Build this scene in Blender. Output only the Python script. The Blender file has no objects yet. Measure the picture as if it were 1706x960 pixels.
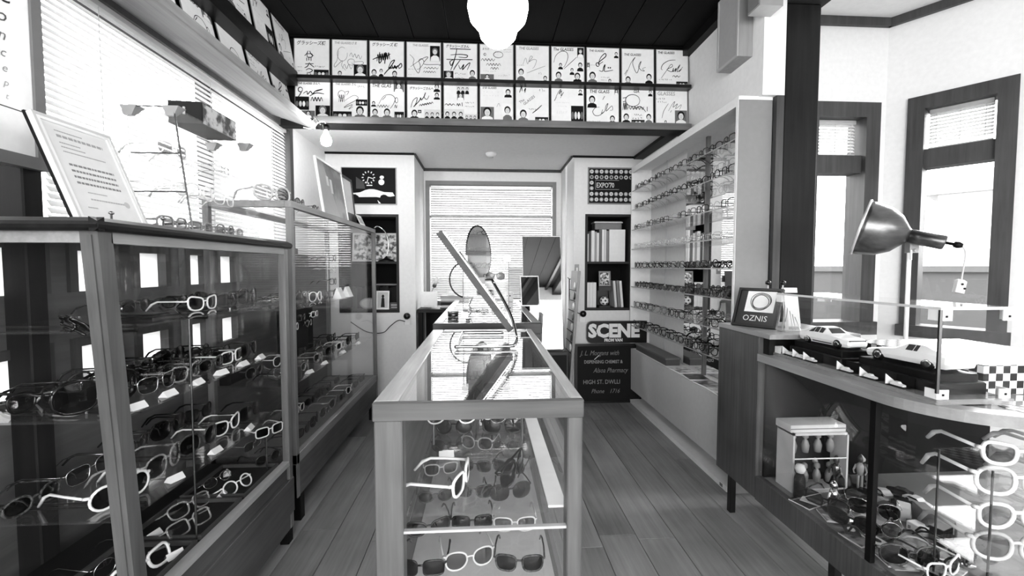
import bpy, math, random
from mathutils import Vector, Matrix, Euler
R = math.radians
PI = math.pi
sc = bpy.context.scene
col = sc.collection

# ------------------------------------------------------------------ camera, sky, exposure
FPX = 730.0
cam_data = bpy.data.cameras.new('camera')
cam_data.sensor_width = 36.0
cam_data.lens = FPX / 1706.0 * 36.0
cam_data.clip_start = 0.05
cam_data.clip_end = 200
cam = bpy.data.objects.new('camera', cam_data)
col.objects.link(cam)
cam.location = (0, 0, 1.25)
cam.rotation_euler = (R(90 - 2.74), 0, R(-3.527))
sc.camera = cam

world = bpy.data.worlds.new('sky')
sc.world = world
world.use_nodes = True
wbg = world.node_tree.nodes['Background']
wbg.inputs[0].default_value = (1, 1, 1, 1)
wbg.inputs[1].default_value = 3.2          # bright overcast sky, the same all round

sc.view_settings.view_transform = 'Standard'
sc.view_settings.look = 'None'
sc.view_settings.gamma = 1.0
sc.view_settings.use_curve_mapping = False
sc.view_settings.exposure = 1.62
sc.cycles.transparent_max_bounces = 32
sc.cycles.max_bounces = 10
sc.cycles.diffuse_bounces = 5
sc.cycles.glossy_bounces = 5

def area_light(name, loc, rot, sx, sy, watts):
    """daylight for the bay windows, or fill added behind the camera"""
    d = bpy.data.lights.new(name, 'AREA')
    d.shape = 'RECTANGLE'; d.size = sx; d.size_y = sy; d.energy = watts
    o = bpy.data.objects.new(name, d)
    col.objects.link(o)
    o.location = loc; o.rotation_euler = rot
    return o
# fill light added behind the camera before a solid wall, then the bay windows
area_light('front_fill_light', (0.3, -2.45, 1.5), (R(90), 0, 0), 3.2, 1.9, 62)
area_light('bay_daylight', (2.62, 2.2, 1.75), (R(90), 0, R(142)), 0.5, 0.9, 14)

# ------------------------------------------------------------------ materials
_m = {}
def lin(g):
    if g < .6: g *= .70 + .30 * g / .6      # deep, contrasty greys
    return g ** 2.2
def rgba(g):
    v = lin(g)
    return (v, v, v, 1)
def new_mat(name):
    m = bpy.data.materials.new(name)
    m.use_nodes = True
    return m, m.node_tree, m.node_tree.nodes['Principled BSDF']
def plain(g, rough=.5, metal=0, spec=.5, name=None):
    k = ('plain', g, rough, metal, spec)
    if k in _m: return _m[k]
    m, nt, b = new_mat(name or 'grey_%d_%d' % (g * 100, rough * 100))
    tc = nt.nodes.new('ShaderNodeTexCoord')
    n = nt.nodes.new('ShaderNodeTexNoise'); n.inputs['Scale'].default_value = 35; n.inputs['Detail'].default_value = 3
    nt.links.new(tc.outputs['Object'], n.inputs['Vector'])
    mp = nt.nodes.new('ShaderNodeMapRange')
    mp.inputs['To Min'].default_value = lin(g) * .93; mp.inputs['To Max'].default_value = lin(g) * 1.07
    nt.links.new(n.outputs['Fac'], mp.inputs['Value'])
    nt.links.new(mp.outputs[0], b.inputs['Base Color'])
    b.inputs['Roughness'].default_value = rough
    b.inputs['Metallic'].default_value = metal
    b.inputs['Specular IOR Level'].default_value = .15 if (g < .3 and rough >= .5) else spec
    _m[k] = m
    return m
def wood(name, g0, g1, axis='Y', rough=.5, scale=1.0, knots=0, vary=0.0, streak=18):
    k = ('wood', name)
    if k in _m: return _m[k]
    m, nt, b = new_mat(name)
    L = nt.links.new
    tc = nt.nodes.new('ShaderNodeTexCoord')
    src = tc.outputs['Object']
    oi = None
    if vary or knots:
        oi = nt.nodes.new('ShaderNodeObjectInfo')
        va = nt.nodes.new('ShaderNodeVectorMath'); va.operation = 'SCALE'
        cmb = nt.nodes.new('ShaderNodeCombineXYZ')
        for q in range(3): L(oi.outputs['Random'], cmb.inputs[q])
        L(cmb.outputs[0], va.inputs[0]); va.inputs['Scale'].default_value = 37.0
        ad = nt.nodes.new('ShaderNodeVectorMath'); L(src, ad.inputs[0]); L(va.outputs[0], ad.inputs[1])
        src = ad.outputs[0]
    mpg = nt.nodes.new('ShaderNodeMapping')
    s = {'X': (1, streak, streak), 'Y': (streak, 1, streak), 'Z': (streak, streak, 1)}[axis]
    mpg.inputs['Scale'].default_value = tuple(v * scale for v in s)
    L(src, mpg.inputs['Vector'])
    n = nt.nodes.new('ShaderNodeTexNoise'); n.inputs['Scale'].default_value = 2.2; n.inputs['Detail'].default_value = 6; n.inputs['Roughness'].default_value = .62
    L(mpg.outputs[0], n.inputs['Vector'])
    n2 = nt.nodes.new('ShaderNodeTexNoise'); n2.inputs['Scale'].default_value = 3.1; n2.inputs['Detail'].default_value = 3
    L(src, n2.inputs['Vector'])
    mix = nt.nodes.new('ShaderNodeMath'); mix.operation = 'MULTIPLY_ADD'; mix.inputs[1].default_value = .45
    L(n2.outputs['Fac'], mix.inputs[0])
    ml = nt.nodes.new('ShaderNodeMath'); ml.operation = 'MULTIPLY'; ml.inputs[1].default_value = .55
    L(n.outputs['Fac'], ml.inputs[0]); L(ml.outputs[0], mix.inputs[2])
    last = mix.outputs[0]
    if vary:
        v = nt.nodes.new('ShaderNodeMath'); v.operation = 'MULTIPLY_ADD'; v.inputs[1].default_value = vary; v.inputs[2].default_value = -vary / 2
        L(oi.outputs['Random'], v.inputs[0])
        a2 = nt.nodes.new('ShaderNodeMath'); a2.operation = 'ADD'; L(last, a2.inputs[0]); L(v.outputs[0], a2.inputs[1]); last = a2.outputs[0]
    ramp = nt.nodes.new('ShaderNodeValToRGB')
    ramp.color_ramp.elements[0].position = .3; ramp.color_ramp.elements[0].color = rgba(g0)
    ramp.color_ramp.elements[1].position = .7; ramp.color_ramp.elements[1].color = rgba(g1)
    L(last, ramp.inputs[0])
    outc = ramp.outputs[0]
    if knots:
        mk = nt.nodes.new('ShaderNodeMapping'); mk.inputs['Scale'].default_value = (1, .55, 1) if axis == 'Y' else (1, 1, 1)
        L(src, mk.inputs['Vector'])
        vo = nt.nodes.new('ShaderNodeTexVoronoi'); vo.inputs['Scale'].default_value = knots
        L(mk.outputs[0], vo.inputs['Vector'])
        kr = nt.nodes.new('ShaderNodeMapRange'); kr.inputs['From Min'].default_value = .03; kr.inputs['From Max'].default_value = .1
        kr.inputs['To Min'].default_value = .3; kr.inputs['To Max'].default_value = 1
        L(vo.outputs['Distance'], kr.inputs['Value'])
        mm = nt.nodes.new('ShaderNodeMix'); mm.data_type = 'RGBA'; mm.blend_type = 'MULTIPLY'; mm.inputs[0].default_value = 1
        L(outc, mm.inputs[6]); L(kr.outputs[0], mm.inputs[7]); outc = mm.outputs[2]
    L(outc, b.inputs['Base Color'])
    b.inputs['Roughness'].default_value = rough
    b.inputs['Specular IOR Level'].default_value = .12 if g1 < .25 else .4
    bu = nt.nodes.new('ShaderNodeBump'); bu.inputs['Strength'].default_value = .12; bu.inputs['Distance'].default_value = .003
    L(n.outputs['Fac'], bu.inputs['Height']); L(bu.outputs[0], b.inputs['Normal'])
    _m[k] = m
    return m
def glass(name, tint=1.0, gloss=1.0, rough=0.0, ior=1.45, body=0.0):
    """thin clear sheet: straight-through transparency with a Fresnel reflection, optional grey haze"""
    k = ('glass', name)
    if k in _m: return _m[k]
    m = bpy.data.materials.new(name); m.use_nodes = True
    nt = m.node_tree; nt.nodes.clear(); L = nt.links.new
    out = nt.nodes.new('ShaderNodeOutputMaterial')
    tr = nt.nodes.new('ShaderNodeBsdfTransparent'); tr.inputs[0].default_value = (tint, tint, tint, 1)
    gl = nt.nodes.new('ShaderNodeBsdfGlossy'); gl.inputs['Roughness'].default_value = rough; gl.inputs[0].default_value = (.95, .95, .95, 1)
    lw = nt.nodes.new('ShaderNodeLayerWeight'); lw.inputs[0].default_value = .5
    pw5 = nt.nodes.new('ShaderNodeMath'); pw5.operation = 'POWER'; pw5.inputs[1].default_value = 5.0
    L(lw.outputs['Facing'], pw5.inputs[0])
    ml = nt.nodes.new('ShaderNodeMath'); ml.operation = 'MULTIPLY_ADD'; ml.inputs[1].default_value = .7 * gloss; ml.inputs[2].default_value = .028 * gloss; ml.use_clamp = True
    L(pw5.outputs[0], ml.inputs[0])
    base = tr.outputs[0]
    if body:
        df = nt.nodes.new('ShaderNodeBsdfDiffuse'); df.inputs[0].default_value = (.8, .8, .8, 1)
        mb = nt.nodes.new('ShaderNodeMixShader'); mb.inputs[0].default_value = body
        L(tr.outputs[0], mb.inputs[1]); L(df.outputs[0], mb.inputs[2]); base = mb.outputs[0]
    mx = nt.nodes.new('ShaderNodeMixShader')
    L(ml.outputs[0], mx.inputs[0]); L(base, mx.inputs[1]); L(gl.outputs[0], mx.inputs[2])
    L(mx.outputs[0], out.inputs[0])
    _m[k] = m
    return m
def translucent(name, g, amount):
    k = ('tl', name)
    if k in _m: return _m[k]
    m = bpy.data.materials.new(name); m.use_nodes = True
    nt = m.node_tree; nt.nodes.clear(); L = nt.links.new
    out = nt.nodes.new('ShaderNodeOutputMaterial')
    a = nt.nodes.new('ShaderNodeBsdfDiffuse'); a.inputs[0].default_value = rgba(g)
    b = nt.nodes.new('ShaderNodeBsdfTranslucent'); b.inputs[0].default_value = rgba(g)
    mx = nt.nodes.new('ShaderNodeMixShader'); mx.inputs[0].default_value = amount
    L(a.outputs[0], mx.inputs[1]); L(b.outputs[0], mx.inputs[2]); L(mx.outputs[0], out.inputs[0])
    _m[k] = m
    return m
def emitter(name, strength):
    k = ('em', name)
    if k in _m: return _m[k]
    m = bpy.data.materials.new(name); m.use_nodes = True
    nt = m.node_tree; nt.nodes.clear()
    out = nt.nodes.new('ShaderNodeOutputMaterial'); e = nt.nodes.new('ShaderNodeEmission')
    e.inputs[1].default_value = strength
    nt.links.new(e.outputs[0], out.inputs[0])
    _m[k] = m
    return m
def checker(name, scale, g0, g1):
    k = ('ch', name)
    if k in _m: return _m[k]
    m, nt, b = new_mat(name)
    tc = nt.nodes.new('ShaderNodeTexCoord'); c = nt.nodes.new('ShaderNodeTexChecker')
    mp = nt.nodes.new('ShaderNodeMapping'); mp.inputs['Location'].default_value = (.0071, .0037, .0053)
    nt.links.new(tc.outputs['Object'], mp.inputs[0]); nt.links.new(mp.outputs[0], c.inputs[0])
    c.inputs['Scale'].default_value = scale; c.inputs[1].default_value = rgba(g0); c.inputs[2].default_value = rgba(g1)
    nt.links.new(c.outputs[0], b.inputs['Base Color']); b.inputs['Roughness'].default_value = .4
    _m[k] = m
    return m
def printed(name, scale, g0, g1, seed=0):
    """blotchy printed picture"""
    k = ('pr', name)
    if k in _m: return _m[k]
    m, nt, b = new_mat(name)
    tc = nt.nodes.new('ShaderNodeTexCoord'); n = nt.nodes.new('ShaderNodeTexNoise')
    mp = nt.nodes.new('ShaderNodeMapping'); mp.inputs['Location'].default_value = (seed * 3.1, seed * 1.7, seed)
    nt.links.new(tc.outputs['Object'], mp.inputs[0]); nt.links.new(mp.outputs[0], n.inputs['Vector'])
    n.inputs['Scale'].default_value = scale; n.inputs['Detail'].default_value = 4
    r = nt.nodes.new('ShaderNodeValToRGB'); r.color_ramp.elements[0].position = .42; r.color_ramp.elements[1].position = .58
    r.color_ramp.elements[0].color = rgba(g0); r.color_ramp.elements[1].color = rgba(g1)
    nt.links.new(n.outputs['Fac'], r.inputs[0]); nt.links.new(r.outputs[0], b.inputs['Base Color'])
    b.inputs['Roughness'].default_value = .35
    _m[k] = m
    return m

WHITE = plain(.93, .75, 0, .2); PAPER = plain(.93, .6, 0, .2); INK = plain(.05, .5)
DARK = plain(.1, .5); BLACK = plain(.05, .35); MID = plain(.5, .5); PALE = plain(.75, .5)
CHROME = plain(.75, .16, 1); STEEL = plain(.6, .3, 1); GUN = plain(.35, .3, 1); ALU = plain(.85, .35, .6)
GLASS = glass('clear_glass', .98, .55); SHELFGLASS = glass('shelf_glass', .93, 1.2, body=.015)
ACRYL = glass('clear_acrylic', .97, .3, body=.012)
MIRROR = plain(.97, .02, 1)
CLEARPLASTIC = glass('clear_plastic', .82, 1.6, .05, body=.22)
LENS_DARK = glass('dark_lens', .02, 1.8, 0.02); LENS_MID = glass('grey_lens', .28, 1.8, 0.02); LENS_CLEAR = glass('clear_lens', .95, 1.5, 0.0)
CASEWOOD = wood('worn_case_wood', .27, .42, 'Z'); CASEWOODY = wood('worn_case_wood_long', .27, .42, 'Y')
DARKEDGE = wood('dark_moulding_wood', .1, .2, 'Y', .3)
LIGHTWOOD = wood('pale_case_wood', .42, .58, 'Y', .4); LIGHTWOODZ = wood('pale_case_wood_upright', .36, .52, 'Z', .4)
COUNTERWOOD = wood('scuffed_counter_wood', .3, .46, 'Z', .45); COUNTERTOP = wood('scuffed_counter_top_sheen', .6, .8, 'Y', .2)  # counter top wood is paled to include the rails' bright reflection
FLOORWOOD = wood('floor_board_wood', .45, .6, 'Y', .42, knots=2.6, vary=.14)
CEILWOOD = wood('dark_ceiling_wood', .06, .11, 'Y', .7, vary=.3)
POSTWOOD = wood('dark_post_wood', .11, .19, 'Z', .55); FRAMEWOOD = wood('window_frame_wood', .22, .35, 'Z', .5)
LEDGEWOOD = wood('ledge_wood', .45, .62, 'Y', .45); RAILWOOD = wood('dark_rail_wood', .08, .16, 'X', .4)
STRIPEWOOD = wood('striped_panel_wood', .22, .42, 'Z', .45, streak=60)
GREYWALL = wood('dull_wall_boards', .42, .52, 'Y', .6)

# ------------------------------------------------------------------ mesh helper
class MB:
    def __init__(s): s.v = []; s.f = []; s.m = []
    def add(s, vs, fs, mi=0):
        o = len(s.v); s.v += [tuple(p) for p in vs]; s.f += [tuple(i + o for i in f) for f in fs]; s.m += [mi] * len(fs); return s
    def hexa(s, p, mi=0):
        """p: 4 bottom points ccw, then 4 top points"""
        return s.add(p, [(3, 2, 1, 0), (4, 5, 6, 7), (0, 1, 5, 4), (1, 2, 6, 5), (2, 3, 7, 6), (3, 0, 4, 7)], mi)
    def box(s, x0, x1, y0, y1, z0, z1, mi=0):
        return s.hexa([(x0, y0, z0), (x1, y0, z0), (x1, y1, z0), (x0, y1, z0), (x0, y0, z1), (x1, y0, z1), (x1, y1, z1), (x0, y1, z1)], mi)
    def bbox(s, x0, x1, y0, y1, z0, z1, c=.003, mi=0):
        """box with chamfered vertical and top edges"""
        p = [(x0 + c, y0), (x1 - c, y0), (x1, y0 + c), (x1, y1 - c), (x1 - c, y1), (x0 + c, y1), (x0, y1 - c), (x0, y0 + c)]
        q = [(x0 + 2 * c, y0 + c), (x1 - 2 * c, y0 + c), (x1 - c, y0 + 2 * c), (x1 - c, y1 - 2 * c), (x1 - 2 * c, y1 - c), (x0 + 2 * c, y1 - c), (x0 + c, y1 - 2 * c), (x0 + c, y0 + 2 * c)]
        vs = [(a, b, z0) for a, b in p] + [(a, b, z1 - c) for a, b in p] + [(a, b, z1) for a, b in q]
        fs = [tuple(range(7, -1, -1)), tuple(range(16, 24))]
        for r in (0, 8):
            for i in range(8): j = (i + 1) % 8; fs.append((r + i, r + j, r + 8 + j, r + 8 + i))
        return s.add(vs, fs, mi)
    def prism(s, poly, a0, a1, axis='Y', mi=0):
        """extrude a 2-D outline along an axis; outline is (x,z) for Y, (y,z) for X, (x,y) for Z"""
        f = {'Y': lambda p, a: (p[0], a, p[1]), 'X': lambda p, a: (a, p[0], p[1]), 'Z': lambda p, a: (p[0], p[1], a)}[axis]
        n = len(poly)
        vs = [f(p, a0) for p in poly] + [f(p, a1) for p in poly]
        fs = [tuple(range(n))[::-1], tuple(range(n, 2 * n))] + [(i, (i + 1) % n, n + (i + 1) % n, n + i) for i in range(n)]
        return s.add(vs, fs, mi)
    def tube(s, pts, r, n=6, mi=0, closed=False, caps=True):
        pts = [Vector(p) for p in pts]; k = len(pts); vs = []; up = Vector((0, 0, 1))
        rs = r if isinstance(r, (list, tuple)) else [r] * k
        prev = None
        for i, p in enumerate(pts):
            if closed: t = pts[(i + 1) % k] - pts[i - 1]
            else: t = pts[min(i + 1, k - 1)] - pts[max(i - 1, 0)]
            t = t.normalized() if t.length > 1e-9 else Vector((0, 0, 1))
            if prev is None:
                a = t.cross(up if abs(t.z) < .95 else Vector((1, 0, 0))).normalized()
            else:
                a = (prev - t * prev.dot(t)); a = a.normalized() if a.length > 1e-6 else t.cross(Vector((1, .3, 0))).normalized()
            prev = a; b = t.cross(a)
            for j in range(n):
                w = 2 * PI * j / n
                vs.append(p + (a * math.cos(w) + b * math.sin(w)) * rs[i])
        fs = []
        for i in range(k if closed else k - 1):
            i2 = (i + 1) % k
            for j in range(n):
                j2 = (j + 1) % n
                fs.append((i * n + j, i * n + j2, i2 * n + j2, i2 * n + j))
        if caps and not closed:
            fs += [tuple(range(n))[::-1], tuple(range((k - 1) * n, k * n))]
        return s.add(vs, fs, mi)
    def lathe(s, prof, n=20, mi=0, o=(0, 0, 0), axis=(0, 0, 1)):
        """profile: (radius, along-axis) pairs"""
        ax = Vector(axis).normalized(); a = ax.cross(Vector((0, 1, 0)) if abs(ax.y) < .9 else Vector((1, 0, 0))).normalized(); b = ax.cross(a); o = Vector(o)
        vs = []; 
        for r, h in prof:
            for j in range(n):
                w = 2 * PI * j / n; vs.append(o + ax * h + (a * math.cos(w) + b * math.sin(w)) * max(r, 1e-5))
        fs = [(i * n + j, i * n + (j + 1) % n, (i + 1) * n + (j + 1) % n, (i + 1) * n + j) for i in range(len(prof) - 1) for j in range(n)]
        fs += [tuple(range(n))[::-1], tuple(range((len(prof) - 1) * n, len(prof) * n))]
        return s.add(vs, fs, mi)
    def ell(s, cx, cz, rx, rz, y, mi=0, n=14, half=False):
        """flat ellipse in a board's face (x,z), at depth y, facing -Y"""
        m = n // 2 + 1 if half else n
        vs = [(cx + rx * math.cos((PI if half else 2 * PI) * i / (m - 1 if half else m)), y, cz + rz * math.sin((PI if half else 2 * PI) * i / (m - 1 if half else m))) for i in range(m)]
        return s.add(vs, [tuple(range(m))], mi)
    def quad(s, x0, x1, z0, z1, y, mi=0):
        return s.add([(x0, y, z0), (x1, y, z0), (x1, y, z1), (x0, y, z1)], [(0, 1, 2, 3)], mi)
    def ribbon(s, pts, w, y, mi=0):
        """brush stroke in the (x,z) plane"""
        k = len(pts); vs = []
        for i, p in enumerate(pts):
            a = pts[max(i - 1, 0)]; b = pts[min(i + 1, k - 1)]
            dx, dz = b[0] - a[0], b[1] - a[1]; l = math.hypot(dx, dz) or 1
            ww = w * (.55 + .45 * math.sin(PI * (i + .5) / k)); nx, nz = -dz / l * ww, dx / l * ww
            vs += [(p[0] + nx, y, p[1] + nz), (p[0] - nx, y, p[1] - nz)]
        return s.add(vs, [(2 * i, 2 * i + 1, 2 * i + 3, 2 * i + 2) for i in range(k - 1)], mi)
    def mesh(s, name, mats, smooth=False):
        me = bpy.data.meshes.new(name)
        me.from_pydata(s.v, [], s.f)
        mats = mats if isinstance(mats, (list, tuple)) else [mats]
        for m in mats: me.materials.append(m)
        if len(mats) > 1: me.polygons.foreach_set('material_index', s.m)
        if smooth: me.polygons.foreach_set('use_smooth', [True] * len(me.polygons))
        me.update()
        return me
    def build(s, name, mats, parent=None, loc=None, rot=None, smooth=False):
        return link(name, s.mesh(name, mats, smooth), parent, loc, rot)
def link(name, data, parent=None, loc=None, rot=None):
    o = bpy.data.objects.new(name, data); col.objects.link(o)
    if parent is not None: o.parent = parent
    if loc is not None: o.location = loc
    if rot is not None: o.rotation_euler = rot
    return o
def tag(o, label=None, cat=None, group=None, kind=None):
    for k, v in (('label', label), ('category', cat), ('group', group), ('kind', kind)):
        if v: o[k] = v
    return o
def thing(name, label, cat, loc=(0, 0, 0), rot=(0, 0, 0), group=None):
    o = bpy.data.objects.new(name, None); col.objects.link(o)
    o.empty_display_size = .05
    o.location = loc; o.rotation_euler = rot
    return tag(o, label, cat, group)
def struct(name, parent=None, label=None):
    o = bpy.data.objects.new(name, None); col.objects.link(o)
    if parent is None: o['kind'] = 'structure'
    else: o.parent = parent
    return o
def catmull(pts, k=5, closed=False):
    n = len(pts)
    if n < 3: return list(pts)
    out = []
    for i in range(n if closed else n - 1):
        if closed: p0, p1, p2, p3 = pts[i - 1], pts[i], pts[(i + 1) % n], pts[(i + 2) % n]
        else: p0, p1, p2, p3 = pts[max(i - 1, 0)], pts[i], pts[i + 1], pts[min(i + 2, n - 1)]
        for j in range(k):
            t = j / k
            out.append(tuple(.5 * (2 * b + (c - a) * t + (2 * a - 5 * b + 4 * c - d) * t * t + (3 * b - a - 3 * c + d) * t ** 3) for a, b, c, d in zip(p0, p1, p2, p3)))
    if not closed: out.append(tuple(pts[-1]))
    return out
def text(name, body, size, mat, parent=None, loc=(0, 0, 0), rot=(R(90), 0, 0), align='LEFT', bold=0, shear=0, extrude=0, xs=1.0):
    c = bpy.data.curves.new('lettering', 'FONT'); c.body = body; c.size = size; c.align_x = align
    c.offset = bold; c.shear = shear; c.extrude = extrude; c.resolution_u = 2
    o = bpy.data.objects.new('lettering', c); col.objects.link(o)
    dg = bpy.context.evaluated_depsgraph_get()
    me = bpy.data.meshes.new_from_object(o.evaluated_get(dg))
    bpy.data.objects.remove(o); bpy.data.curves.remove(c)
    me.name = name; me.materials.clear(); me.materials.append(mat)
    t = link(name, me, parent, loc, rot)
    t.scale = (xs, 1, 1)
    return t
ORD = ['first', 'second', 'third', 'fourth', 'fifth', 'sixth', 'seventh', 'eighth', 'ninth', 'tenth', 'eleventh', 'twelfth', 'thirteenth', 'fourteenth', 'fifteenth', 'sixteenth']
rnd = random.Random(7)

# ================================================================== THE SETTING
WALLMAT = plain(.92, .85, 0, .15, 'white_plaster')
PILLARMAT = plain(.88, .8, 0, .15, 'pillar_plaster')
def wall(name, origin, rotz, a0, a1, z0, z1, thick, openings, mat):
    xs = sorted({a0, a1} | {v for o in openings for v in o[:2]})
    zs = sorted({z0, z1} | {v for o in openings for v in o[2:]})
    b = MB()
    for i in range(len(xs) - 1):
        for j in range(len(zs) - 1):
            cx, cz = (xs[i] + xs[i + 1]) / 2, (zs[j] + zs[j + 1]) / 2
            if any(o[0] < cx < o[1] and o[2] < cz < o[3] for o in openings): continue
            b.box(xs[i], xs[i + 1], 0, thick, zs[j], zs[j + 1])
    return tag(b.build(name, mat, None, origin, (0, 0, rotz)), kind='structure')

# floor: a sub-floor with separate boards running to the back
fl = tag(MB().box(-1.4, 4.6, -2.6, 4.6, -.06, -.016).build('floor', DARK), kind='structure')
pw = .175
rows = int(6.0 / pw)
cuts_r = random.Random(3)
for i in range(rows):
    x0 = -1.4 + i * pw
    y = -2.6 - cuts_r.random() * .8
    while y < 4.6:
        ln = 1.5 + cuts_r.random() * 1.2
        y0, y1 = max(y, -2.6), min(y + ln, 4.6)
        if y1 - y0 > .05 and not (x0 > 1.75 and y0 > 2.9):
            MB().bbox(.0012, pw - .0012, 0, y1 - y0 - .002, -.016, 0, .0012).build('floor_board', FLOORWOOD, fl, (x0, y0, 0))
        y += ln

# dark boarded ceiling over the shop
ce = tag(MB().box(-1.42, 1.6, -2.6, 3.14, 2.82, 2.9).build('ceiling', BLACK), kind='structure')
cw = .236
for i in range(13):
    x0 = -1.42 + i * cw
    MB().box(.003, min(cw, 1.6 - x0) - .003, 0, 5.72, 2.803, 2.82).build('ceiling_board', CEILWOOD, ce, (x0, -2.59, 0))
# border beams of that ceiling
tag(MB().box(1.40, 1.45, -2.6, 3.1, 2.74, 2.803).build('trim_1', RAILWOOD), kind='structure')
tag(MB().box(-1.4, 1.45, 3.10, 3.16, 2.795, 2.86).build('trim_2', RAILWOOD), kind='structure')

# left wall: a long blind-covered window over two rows of small frosted windows
LW = (-1.4, 0, 0)
small = [(1.03 + .27 * i, 1.21 + .27 * i) for i in range(6)]
ops = [(-.6, 3.3, 1.36, 2.25)]
for a, b_ in small: ops += [(a, b_, 1.165, 1.325), (a, b_, .85, .995)]
wall('wall_left', LW, R(90), -2.6, 4.0, 0, 1.345, .12, ops[1:], wood('dull_left_wall', .3, .44, 'X', .6, scale=.6))
wall('wall_left_upper', LW, R(90), -2.6, 4.0, 1.345, 2.27, .12, ops[:1], WALLMAT)
wall('wall_left_top', LW, R(90), -2.6, 3.13, 2.27, 2.9, .12, [], plain(.14, .7))
# bulkhead that carries the back row of autograph cards, and the lower white ceiling behind it
tag(MB().box(-1.4, 1.45, 3.13, 3.2, 2.215, 2.9).build('wall_bulkhead', plain(.16, .7)), kind='structure')
tag(MB().box(-1.4, 1.53, 3.13, 4.0, 2.262, 2.32).box(-.63, .80, 4.0, 4.6, 2.262, 2.32).build('ceiling_low', WALLMAT), kind='structure')
# pillars either side of the alcove, with niches
def wall_y(name, x0, x1, nx0, nx1, nz0, nz1):
    b = MB()
    b.box(x0, nx0, 4.0, 4.35, 0, 2.3); b.box(nx1, x1, 4.0, 4.35, 0, 2.3)
    b.box(nx0, nx1, 4.0, 4.35, 0, nz0); b.box(nx0, nx1, 4.0, 4.35, nz1, 2.3)
    return tag(b.build(name, PILLARMAT), kind='structure')
wall_y('wall_pillar_left', -1.52, -.626, -1.3, -.77, .84, 1.72)
wall_y('wall_pillar_right', .815, 1.65, .92, 1.36, .848, 1.735)
tag(MB().box(-.64, -.626, 4.35, 4.6, 0, 2.3).build('wall_alcove_left', WALLMAT), kind='structure')
tag(MB().box(.80, .815, 4.35, 4.6, 0, 2.3).build('wall_alcove_right', WALLMAT), kind='structure')
wall('wall_back', (0, 4.6, 0), 0, -.66, .83, 0, 2.32, .12, [(-.59, .73, .88, 2.12)], WALLMAT)
# thin dark cornice lines
def trim(n, x0, x1, y0, y1, z0, z1, m=RAILWOOD): return tag(MB().box(x0, x1, y0, y1, z0, z1).build('trim_%d' % n, m), kind='structure')
trim(3, -1.4, -.626, 3.985, 4.0, 2.245, 2.262)
trim(4, .80, 1.5, 3.985, 4.0, 2.245, 2.262)
trim(5, -.626, -.612, 4.0, 4.6, 2.242, 2.262, FRAMEWOOD)
trim(6, .786, .80, 4.0, 4.6, 2.242, 2.262, FRAMEWOOD)
trim(7, -.626, .80, 4.585, 4.6, 2.235, 2.262, FRAMEWOOD)
trim(8, 1.36, 1.45, 3.2, 3.985, 2.235, 2.262, RAILWOOD)
tag(MB().box(-1.4, -.64, 3.985, 4.0, 0, .08).build('baseboard_left', DARK), kind='structure')
tag(MB().box(.83, 1.3, 3.985, 4.0, 0, .08).build('baseboard_right', DARK), kind='structure')

# right wall, post and beam
tag(MB().box(1.45, 1.57, 2.25, 4.0, 2.15, 2.9).box(1.53, 1.65, 2.28, 4.0, 0, 2.15).build('wall_right', WALLMAT), kind='structure')
post = tag(MB().bbox(1.57, 1.76, 2.25, 2.45, 0, 2.62, .006).build('trim_9', POSTWOOD), kind='structure')
tag(MB().box(1.57, 1.78, -2.6, 2.47, 2.62, 2.98).build('trim_10', POSTWOOD), kind='structure')
tag(MB().box(1.53, 1.57, 2.25, 2.30, 0, 2.15).build('trim_11', FRAMEWOOD), kind='structure')

# bay on the right: a facing wall, an angled wall, a white ceiling
wall('wall_bay', (0, 2.9, 0), 0, 1.6, 2.752, 0, 3.0, .14, [(2.20, 2.66, .82, 2.33)], WALLMAT)
ANG = math.atan2(-.821, .571)
BO = (2.752, 2.9, 0)
wall('wall_angled', BO, ANG, 0, 3.6, 0, 3.0, .14, [(.15, .57, .82, 2.33)], WALLMAT)
tag(MB().prism([(1.6, -2.6), (4.9, -2.6), (4.9, .2), (2.79, 3.04), (1.6, 3.04)], 2.93, 3.0, 'Z').build('ceiling_bay', WALLMAT), kind='structure')
tag(MB().box(1.76, 2.752, 2.872, 2.9, 2.875, 2.93).build('trim_12', FRAMEWOOD), kind='structure')
tag(MB().box(0, 3.6, -.028, 0, 2.875, 2.93).build('trim_13', FRAMEWOOD, None, BO, (0, 0, ANG)), kind='structure')
wall('wall_side', (4.8, 0, 0), R(-90), -.3, 2.6, 0, 3.0, .14, [], WALLMAT)
# shop front behind the viewer: solid wall, open only towards the bay
wall('wall_front', (0, -2.6, 0), 0, -1.52, 4.9, 0, 3.0, -.12, [(1.9, 4.5, .5, 2.4)], WALLMAT)

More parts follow.
